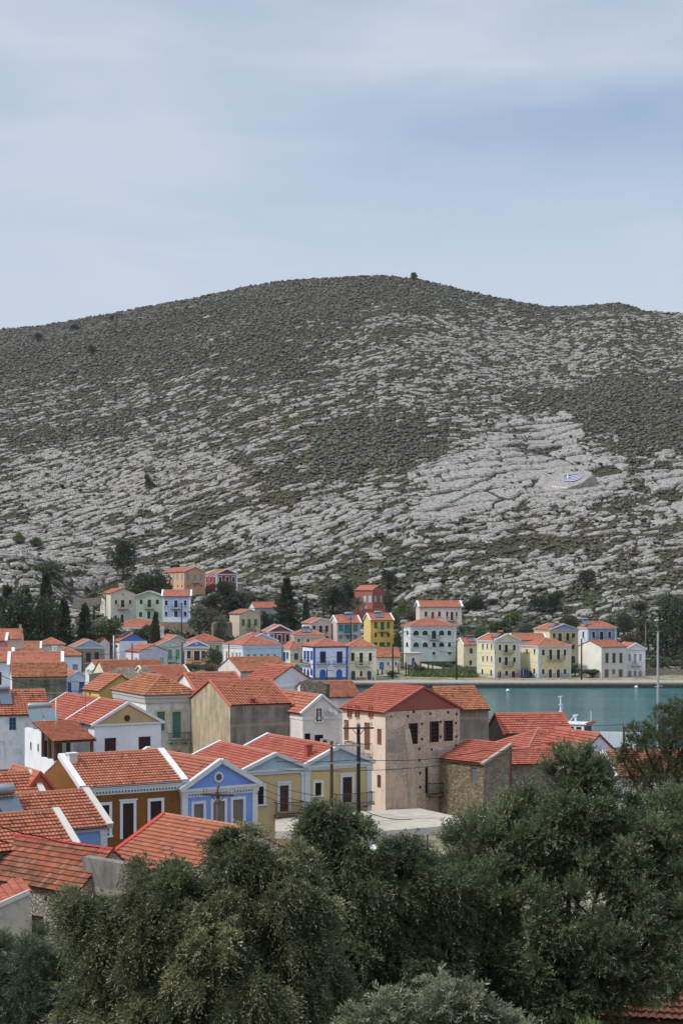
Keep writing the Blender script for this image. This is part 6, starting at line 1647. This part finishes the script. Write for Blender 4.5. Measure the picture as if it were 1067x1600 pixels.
# ------------------------------------------------------------------ foreground olives, built sprig by sprig
def olive(name, label, Y, lobes_px, nspr, mat, seed, trunk_px, leaf=.12, width=.026, nl=18, droop=.25, slen=.42, rad_y=.9, upright=0.0, cat='olive tree', stray=.04, shell=.55):
    """lobes_px: (px, py, rx_px, ry_px, dY)"""
    rng = np.random.default_rng(seed)
    px0, ybase = trunk_px
    base = at(px0, ybase, Y); base.z = landz(base.x, Y)
    root = empty(name, base, label, cat)
    lb = []
    for (px, py, rx, ry, dY) in lobes_px:
        c = at(px, py, Y + dY); k = (Y + dY) / F
        lb.append((c.x, c.y, c.z, rx * k, rx * k * rad_y, ry * k))
    lb = np.array(lb)
    # each big lobe is a spray of small tufts
    tuf = []
    for b_ in lb:
        m_ = int(8 + 15 * b_[3] * b_[5]); d = sphere_dirs(m_, rng)
        d[:, 1] = np.where(d[:, 1] > .5, -d[:, 1], d[:, 1])
        r = .55 + .45 * rng.random(m_) ** .5
        tuf.append(np.concatenate([b_[:3] + d * b_[3:] * r[:, None], d, np.full((m_, 1), .16) + .30 * rng.random((m_, 1))], 1))
    tuf = np.concatenate(tuf)
    n = nspr; k = rng.integers(0, len(tuf), n)
    tdir = unit(tuf[:, 3:6] + rng.normal(size=(len(tuf), 3)) * .35 + np.array([0, 0, upright])); tt = rng.random(len(tuf))
    d = unit(sphere_dirs(n, rng) * .55 + tdir[k] * 1.0)
    P = tuf[k, :3] + d * tuf[k, 6:7] * (rng.random((n, 1)) ** .5)
    # scattered inner foliage closes the crown
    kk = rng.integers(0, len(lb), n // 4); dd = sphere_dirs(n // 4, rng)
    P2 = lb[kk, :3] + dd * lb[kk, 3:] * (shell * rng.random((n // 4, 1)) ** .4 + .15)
    P = np.concatenate([P, P2]); d = np.concatenate([d, dd]); n = len(P)
    sd = unit(d + rng.normal(size=(n, 3)) * .45 + np.array([0, 0, upright]))
    sl = slen * (.55 + .7 * rng.random(n))
    shade = np.concatenate([.42 * tt[k] ** 1.6 + .22 * rng.random(len(k)), .25 * rng.random(n - len(k))])  # tone paints pale highlights on outer tufts and crown shade on inner leaves
    t = (np.arange(nl) + .5) / nl
    cur = np.zeros((n, nl, 3)); cur[..., 2] = -droop * (t[None] ** 2) * sl[:, None]
    SP = P[:, None, :] + sd[:, None, :] * (sl[:, None] * t[None])[..., None] + cur
    ref = unit(np.cross(sd, rng.normal(size=(n, 3))))
    up = np.cross(sd, ref)
    az = (np.arange(nl) * 2.4)[None] + rng.random((n, 1)) * 6.28
    side = ref[:, None, :] * np.cos(az)[..., None] + up[:, None, :] * np.sin(az)[..., None]
    LD = sd[:, None, :] * .95 + side * .7 + np.array([0, 0, -.25 * (droop > .3)]) + rng.normal(size=(n, nl, 3)) * .18
    SPf = SP.reshape(-1, 3); LDf = LD.reshape(-1, 3); m_ = len(SPf)
    Lf = leaf * (.65 + .6 * rng.random(m_)) * np.tile(1 - .45 * t ** 3, n)
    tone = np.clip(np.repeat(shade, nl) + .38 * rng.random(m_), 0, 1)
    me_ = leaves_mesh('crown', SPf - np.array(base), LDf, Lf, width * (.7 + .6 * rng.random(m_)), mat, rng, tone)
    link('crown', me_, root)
    # trunk and limbs
    tb = MB(); cen = lb[:, :3].mean(0) - np.array(base)
    fork = Vector((cen[0] * .35, cen[1] * .35, max(.8, cen[2] * .35)))
    tb.tube([(0, 0, -.6), (.08, .05, fork.z * .4), tuple(fork)], [.3, .24, .2], 9)
    for b_ in lb:
        e = Vector(b_[:3] - np.array(base)); m1 = fork.lerp(e, .5) + Vector((rng.normal() * .12, rng.normal() * .12, -.12))
        tb.tube([tuple(fork), tuple(m1), tuple(e)], [.1, .06, .025], 6)
        for q in range(5):
            e2 = e + Vector(sphere_dirs(1, rng)[0] * b_[3:] * .85)
            tb.tube([tuple(e), tuple(e.lerp(e2, .55) + Vector((0, 0, .05))), tuple(e2)], [.025, .015, .006], 5, cap=False)
    tb.build('trunk', BARK, root, True)
    return root
M_OL1 = leafmat('olive_leaves_silvery', '3e442f', '666a4a', 'c2bc90', .3)
M_OL2 = leafmat('olive_leaves_deep', '3f4933', '5f6848', '9ca27a', .3)
M_OL4 = leafmat('olive_leaves_grey_green', '434d37', '656f4e', 'a6ab86', .3)
M_OL3 = leafmat('olive_leaves_pale', '535a45', '7c8066', 'b8b796', .3)
M_PINE = leafmat('pine_needles', '3f472f', '545a3a', '6e7048', .3)
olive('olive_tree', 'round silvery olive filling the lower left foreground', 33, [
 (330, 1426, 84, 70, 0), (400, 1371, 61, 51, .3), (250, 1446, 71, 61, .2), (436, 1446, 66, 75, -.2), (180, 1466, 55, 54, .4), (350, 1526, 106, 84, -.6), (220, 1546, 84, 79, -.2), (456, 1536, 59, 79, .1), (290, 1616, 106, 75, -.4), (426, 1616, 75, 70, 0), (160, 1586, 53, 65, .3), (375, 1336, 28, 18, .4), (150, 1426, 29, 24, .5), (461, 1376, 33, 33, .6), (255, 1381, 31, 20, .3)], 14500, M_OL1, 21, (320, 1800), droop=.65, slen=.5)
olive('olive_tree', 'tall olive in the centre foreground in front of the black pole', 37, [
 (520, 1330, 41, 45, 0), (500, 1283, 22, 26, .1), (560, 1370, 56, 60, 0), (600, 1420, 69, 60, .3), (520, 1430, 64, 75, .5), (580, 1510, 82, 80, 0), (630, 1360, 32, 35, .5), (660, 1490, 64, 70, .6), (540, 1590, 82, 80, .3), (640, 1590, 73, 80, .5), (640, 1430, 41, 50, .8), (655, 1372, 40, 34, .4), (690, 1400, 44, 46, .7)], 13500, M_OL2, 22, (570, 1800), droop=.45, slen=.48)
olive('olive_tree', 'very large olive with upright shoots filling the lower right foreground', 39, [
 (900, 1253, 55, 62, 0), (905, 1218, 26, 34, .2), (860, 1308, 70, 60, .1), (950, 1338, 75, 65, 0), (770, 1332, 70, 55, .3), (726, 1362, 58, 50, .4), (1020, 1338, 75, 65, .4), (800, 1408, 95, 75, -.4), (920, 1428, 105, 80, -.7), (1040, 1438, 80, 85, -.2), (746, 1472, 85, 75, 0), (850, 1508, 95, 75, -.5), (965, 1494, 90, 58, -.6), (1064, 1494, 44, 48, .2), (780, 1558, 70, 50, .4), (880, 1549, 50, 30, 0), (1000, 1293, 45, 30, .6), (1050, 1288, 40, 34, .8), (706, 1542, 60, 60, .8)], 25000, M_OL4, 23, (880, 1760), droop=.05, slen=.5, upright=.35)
olive('olive_tree', 'dim bushy tree in the bottom left corner', 44, [
 (40, 1501, 62, 48, 0), (100, 1546, 62, 52, .2), (30, 1576, 70, 60, -.2), (110, 1611, 70, 60, .1), (40, 1646, 80, 60, 0), (0, 1516, 50, 50, .4), (165, 1566, 40, 40, .8)], 8500, leafmat('dim_green_leaves', '3f4c34', '55634a', '727f5a', .25), 24, (60, 1800), leaf=.09, width=.019, slen=.5, upright=.6, cat='bushy tree')
olive('olive_tree', 'pale olive crown rising from the bottom edge at the centre', 25, [
 (690, 1612, 75, 44, 0), (640, 1640, 80, 55, .1), (740, 1645, 70, 42, .1), (705, 1578, 32, 22, .2), (795, 1632, 30, 16, 0), (620, 1600, 40, 34, .3)], 2600, M_OL3, 25, (690, 2100), droop=.35, slen=.36)
# pine with soft needle tufts
def pine(label, Y, tufts, seed, trunk_px):
    rng = np.random.default_rng(seed); base = at(trunk_px[0], trunk_px[1], Y); base.z = landz(base.x, Y)
    root = empty('pine_tree', base, label, 'pine tree'); PP = []; DD = []; LL = []
    tb = MB(); tb.tube([(0, 0, -.5), (.1, 0, 4.0), tuple(at(1030, 1180, Y) - base)], [.24, .17, .07], 8)
    for (px, py, rx, ry, dY) in tufts:
        c = np.array(at(px, py, Y + dY)) - np.array(base); k = Y / F; R = np.array([rx * k, rx * k, ry * k])
        n = int(170 * (rx * ry) / 400) ; d = sphere_dirs(n, rng)
        tips = c + d * R * (.25 + .75 * rng.random((n, 1)) ** .6)
        m_ = 14
        dirs = unit(d[:, None, :] * .9 + np.array([0, 0, .55]) + rng.normal(size=(n, m_, 3)) * .45)
        PP.append(np.repeat(tips, m_, 0)); DD.append(dirs.reshape(-1, 3)); LL.append(.2 * (.6 + .6 * rng.random(n * m_)))
        s = Vector((c[0] * .35, c[1] * .35, max(2.0, c[2] - 1.6)))
        tb.tube([tuple(s), tuple(s.lerp(Vector(c), .6) + Vector((0, 0, -.15))), tuple(c)], [.07, .045, .02], 6)
        for q in range(4):
            e2 = Vector(c + sphere_dirs(1, rng)[0] * R * .8); tb.tube([tuple(c), tuple(e2)], [.02, .008], 5)
    P = np.concatenate(PP); D_ = np.concatenate(DD); L = np.concatenate(LL)
    link('crown', leaves_mesh('crown', P, D_, L, np.full(len(P), .014), M_PINE, rng), root)
    tb.build('trunk', BARK, root, True)
pine('feathery dark pine in front of the yacht mast at the right', 58, [
 (1000, 1143, 22, 16, 0), (1035, 1118, 20, 16, .3), (1060, 1105, 20, 14, .4), (1050, 1140, 28, 20, 0), (1020, 1165, 28, 18, -.2), (985, 1170, 14, 22, .2), (975, 1195, 14, 16, .2), (1060, 1170, 26, 24, .2), (1035, 1200, 34, 22, -.2), (1070, 1210, 30, 22, 0), (1005, 1200, 18, 14, .3), (1030, 1230, 36, 20, 0), (1080, 1130, 26, 26, .4), (990, 1222, 20, 14, .3), (968, 1180, 10, 14, .3), (1090, 1180, 26, 30, .3)], 31, (1040, 1400))
pine_small = None

# red roofed hut at the bottom right
zr_ = landz(8.5, 43)
b = MB()
root = empty('hut', (8.6, 41, landz(8.6, 41)), 'low hut with a coral tile roof at the bottom right corner', 'hut', None, R_(-12))
hz = EYE - (1608 - YH) * 40 / F - root.location.z
b = MB(); b.box((-1.6, 0, -1), (4.2, 2.6, hz)); b.build('wall', STNP, root)
roof_mesh('roof', [((0, -.25, hz), (1, 0, 0), (0, .94, .342), 1.75, -1.8, 4.4, -1.8, 4.4), ((0, 2.85, hz), (1, 0, 0), (0, -.94, .342), 1.75, -1.8, 4.4, -1.8, 4.4)], [COR2, paint('8a5a48', .9)], root, 0)
rng = np.random.default_rng(77); n = 9000
X = rng.uniform(4, 14, n); Yg = rng.uniform(44, 58, n); Z = land(X, Yg)
m = leaves_mesh('grass', np.stack([X, Yg, Z], -1), np.stack([rng.normal(size=n) * .4, rng.normal(size=n) * .4, np.ones(n)], -1), .3 + .3 * rng.random(n), np.full(n, .035), M_FRESH, rng)
tag(link('grass', m), 'bright green grass behind the hut at the bottom right', 'grass', kind='stuff')

# ------------------------------------------------------------------ air
b = MB(); b.box((-1150, -70, -4.2), (1150, 1560, 262))
hz = b.build('haze', bpy.data.materials.new('thin_sea_haze'))
tag(hz, 'thin pale sea haze over the bay and the hill', 'haze', kind='stuff')
hm_ = hz.data.materials[0]; hm_.use_nodes = True; hn = hm_.node_tree; hn.nodes.clear()
ho = hn.nodes.new('ShaderNodeOutputMaterial'); hv = hn.nodes.new('ShaderNodeVolumePrincipled')
hv.inputs['Color'].default_value = (.9, .92, .95, 1); hv.inputs['Density'].default_value = .000045; hv.inputs['Anisotropy'].default_value = .2
hn.links.new(hv.outputs[0], ho.inputs['Volume'])

# ------------------------------------------------------------------ sky and sun
SUN_EL, SUN_AZ = R_(50), R_(-112)          # azimuth measured from +Y (the view) toward +X
sd = Vector((sin(SUN_AZ) * cos(SUN_EL), cos(SUN_AZ) * cos(SUN_EL), sin(SUN_EL)))
su = bpy.data.lights.new('sun', 'SUN'); su.energy = 2.4; su.angle = R_(4); su.color = (1, .965, .91)
so = bpy.data.objects.new('sun', su); so.rotation_euler = (-sd).to_track_quat('-Z', 'Y').to_euler(); so.location = (-60, -40, 90); COL.objects.link(so)
w = bpy.data.worlds.new('World'); SC.world = w; w.use_nodes = True
nt = w.node_tree; bg = nt.nodes['Background']
sky = nt.nodes.new('ShaderNodeTexSky'); sky.sky_type = 'NISHITA'; sky.sun_disc = False
sky.sun_elevation = SUN_EL; sky.sun_rotation = SUN_AZ; sky.air_density = 1.0; sky.dust_density = 1.5; sky.ozone_density = 1.2
tc = nt.nodes.new('ShaderNodeTexCoord')
def wn(typ, **kw):
    nd = nt.nodes.new(typ)
    for k, v in kw.items(): setattr(nd, k, v)
    return nd
mp = wn('ShaderNodeMapping'); mp.inputs['Scale'].default_value = (1.0, 1.0, 3.2); nt.links.new(tc.outputs['Generated'], mp.inputs[0])
n1 = wn('ShaderNodeTexNoise'); n1.inputs['Scale'].default_value = 3.2; n1.inputs['Detail'].default_value = 6; n1.inputs['Roughness'].default_value = .5; n1.inputs['Distortion'].default_value = .25
nt.links.new(mp.outputs[0], n1.inputs['Vector'])
mr = wn('ShaderNodeMapRange'); mr.inputs[1].default_value = .34; mr.inputs[2].default_value = .62; n2 = wn('ShaderNodeTexNoise'); n2.inputs['Scale'].default_value = 8.0; n2.inputs['Detail'].default_value = 8; n2.inputs['Roughness'].default_value = .55; n2.inputs['Distortion'].default_value = .6
mp2 = wn('ShaderNodeMapping'); mp2.inputs['Scale'].default_value = (.55, 1.0, 3.4); nt.links.new(tc.outputs['Generated'], mp2.inputs[0]); nt.links.new(mp2.outputs[0], n2.inputs['Vector'])
nm = wn('ShaderNodeMath', operation='MULTIPLY_ADD'); nm.inputs[1].default_value = .38; nt.links.new(n2.outputs['Fac'], nm.inputs[0])
n1s = wn('ShaderNodeMath', operation='MULTIPLY_ADD'); n1s.inputs[1].default_value = .75; n1s.inputs[2].default_value = -.06; nt.links.new(n1.outputs['Fac'], n1s.inputs[0]); nt.links.new(n1s.outputs[0], nm.inputs[2])
nt.links.new(nm.outputs[0], mr.inputs[0])
# the veil of cloud is denser toward the horizon and bright overhead
sep = wn('ShaderNodeSeparateXYZ'); nt.links.new(tc.outputs['Generated'], sep.inputs[0])
hz_ = wn('ShaderNodeMapRange'); hz_.inputs[1].default_value = .27; hz_.inputs[2].default_value = .19; hz_.inputs[3].default_value = 0; hz_.inputs[4].default_value = .8; nt.links.new(sep.outputs['Z'], hz_.inputs[0])
mx_ = wn('ShaderNodeMath', operation='MAXIMUM'); nt.links.new(mr.outputs[0], mx_.inputs[0]); nt.links.new(hz_.outputs[0], mx_.inputs[1])
cl = wn('ShaderNodeMath', operation='MULTIPLY_ADD'); cl.inputs[1].default_value = .42; cl.inputs[2].default_value = .46; nt.links.new(mx_.outputs[0], cl.inputs[0])
# a clearer blue streak lies across the right half
wz = wn('ShaderNodeMath', operation='MULTIPLY_ADD'); wz.inputs[1].default_value = .10; nt.links.new(n1.outputs['Fac'], wz.inputs[0]); nt.links.new(sep.outputs['Z'], wz.inputs[2])
dz_ = wn('ShaderNodeMath', operation='SUBTRACT'); nt.links.new(wz.outputs[0], dz_.inputs[0]); dz_.inputs[1].default_value = .333
ab = wn('ShaderNodeMath', operation='ABSOLUTE'); nt.links.new(dz_.outputs[0], ab.inputs[0])
bd = wn('ShaderNodeMapRange', interpolation_type='SMOOTHSTEP'); bd.inputs[1].default_value = .055; bd.inputs[2].default_value = .0; bd.inputs[3].default_value = 0; bd.inputs[4].default_value = 1; nt.links.new(ab.outputs[0], bd.inputs[0])
xr_ = wn('ShaderNodeMapRange', interpolation_type='SMOOTHSTEP'); xr_.inputs[1].default_value = -.12; xr_.inputs[2].default_value = .2; xr_.inputs[3].default_value = .06; xr_.inputs[4].default_value = .4; nt.links.new(sep.outputs['X'], xr_.inputs[0])
bm = wn('ShaderNodeMath', operation='MULTIPLY'); nt.links.new(bd.outputs[0], bm.inputs[0]); nt.links.new(xr_.outputs[0], bm.inputs[1])
cl2 = wn('ShaderNodeMath', operation='SUBTRACT', use_clamp=True); nt.links.new(cl.outputs[0], cl2.inputs[0]); nt.links.new(bm.outputs[0], cl2.inputs[1]); cl = cl2
zen = wn('ShaderNodeMapRange', interpolation_type='SMOOTHSTEP'); zen.inputs[1].default_value = .36; zen.inputs[2].default_value = .75; zen.inputs[3].default_value = 1.0; zen.inputs[4].default_value = 2.2; nt.links.new(sep.outputs['Z'], zen.inputs[0])
cc = wn('ShaderNodeVectorMath', operation='SCALE'); cc.inputs[0].default_value = (4.1, 4.52, 5.2); nt.links.new(zen.outputs[0], cc.inputs['Scale'])
mixn = wn('ShaderNodeMix', data_type='RGBA')
nt.links.new(cl.outputs[0], mixn.inputs[0]); nt.links.new(sky.outputs[0], mixn.inputs[6]); nt.links.new(cc.outputs[0], mixn.inputs[7])
nt.links.new(mixn.outputs[2], bg.inputs[0]); bg.inputs[1].default_value = .118
SC.view_settings.view_transform = 'Standard'; SC.view_settings.look = 'None'; SC.view_settings.exposure = .36; SC.view_settings.gamma = 1
SC.cycles.max_bounces = 6
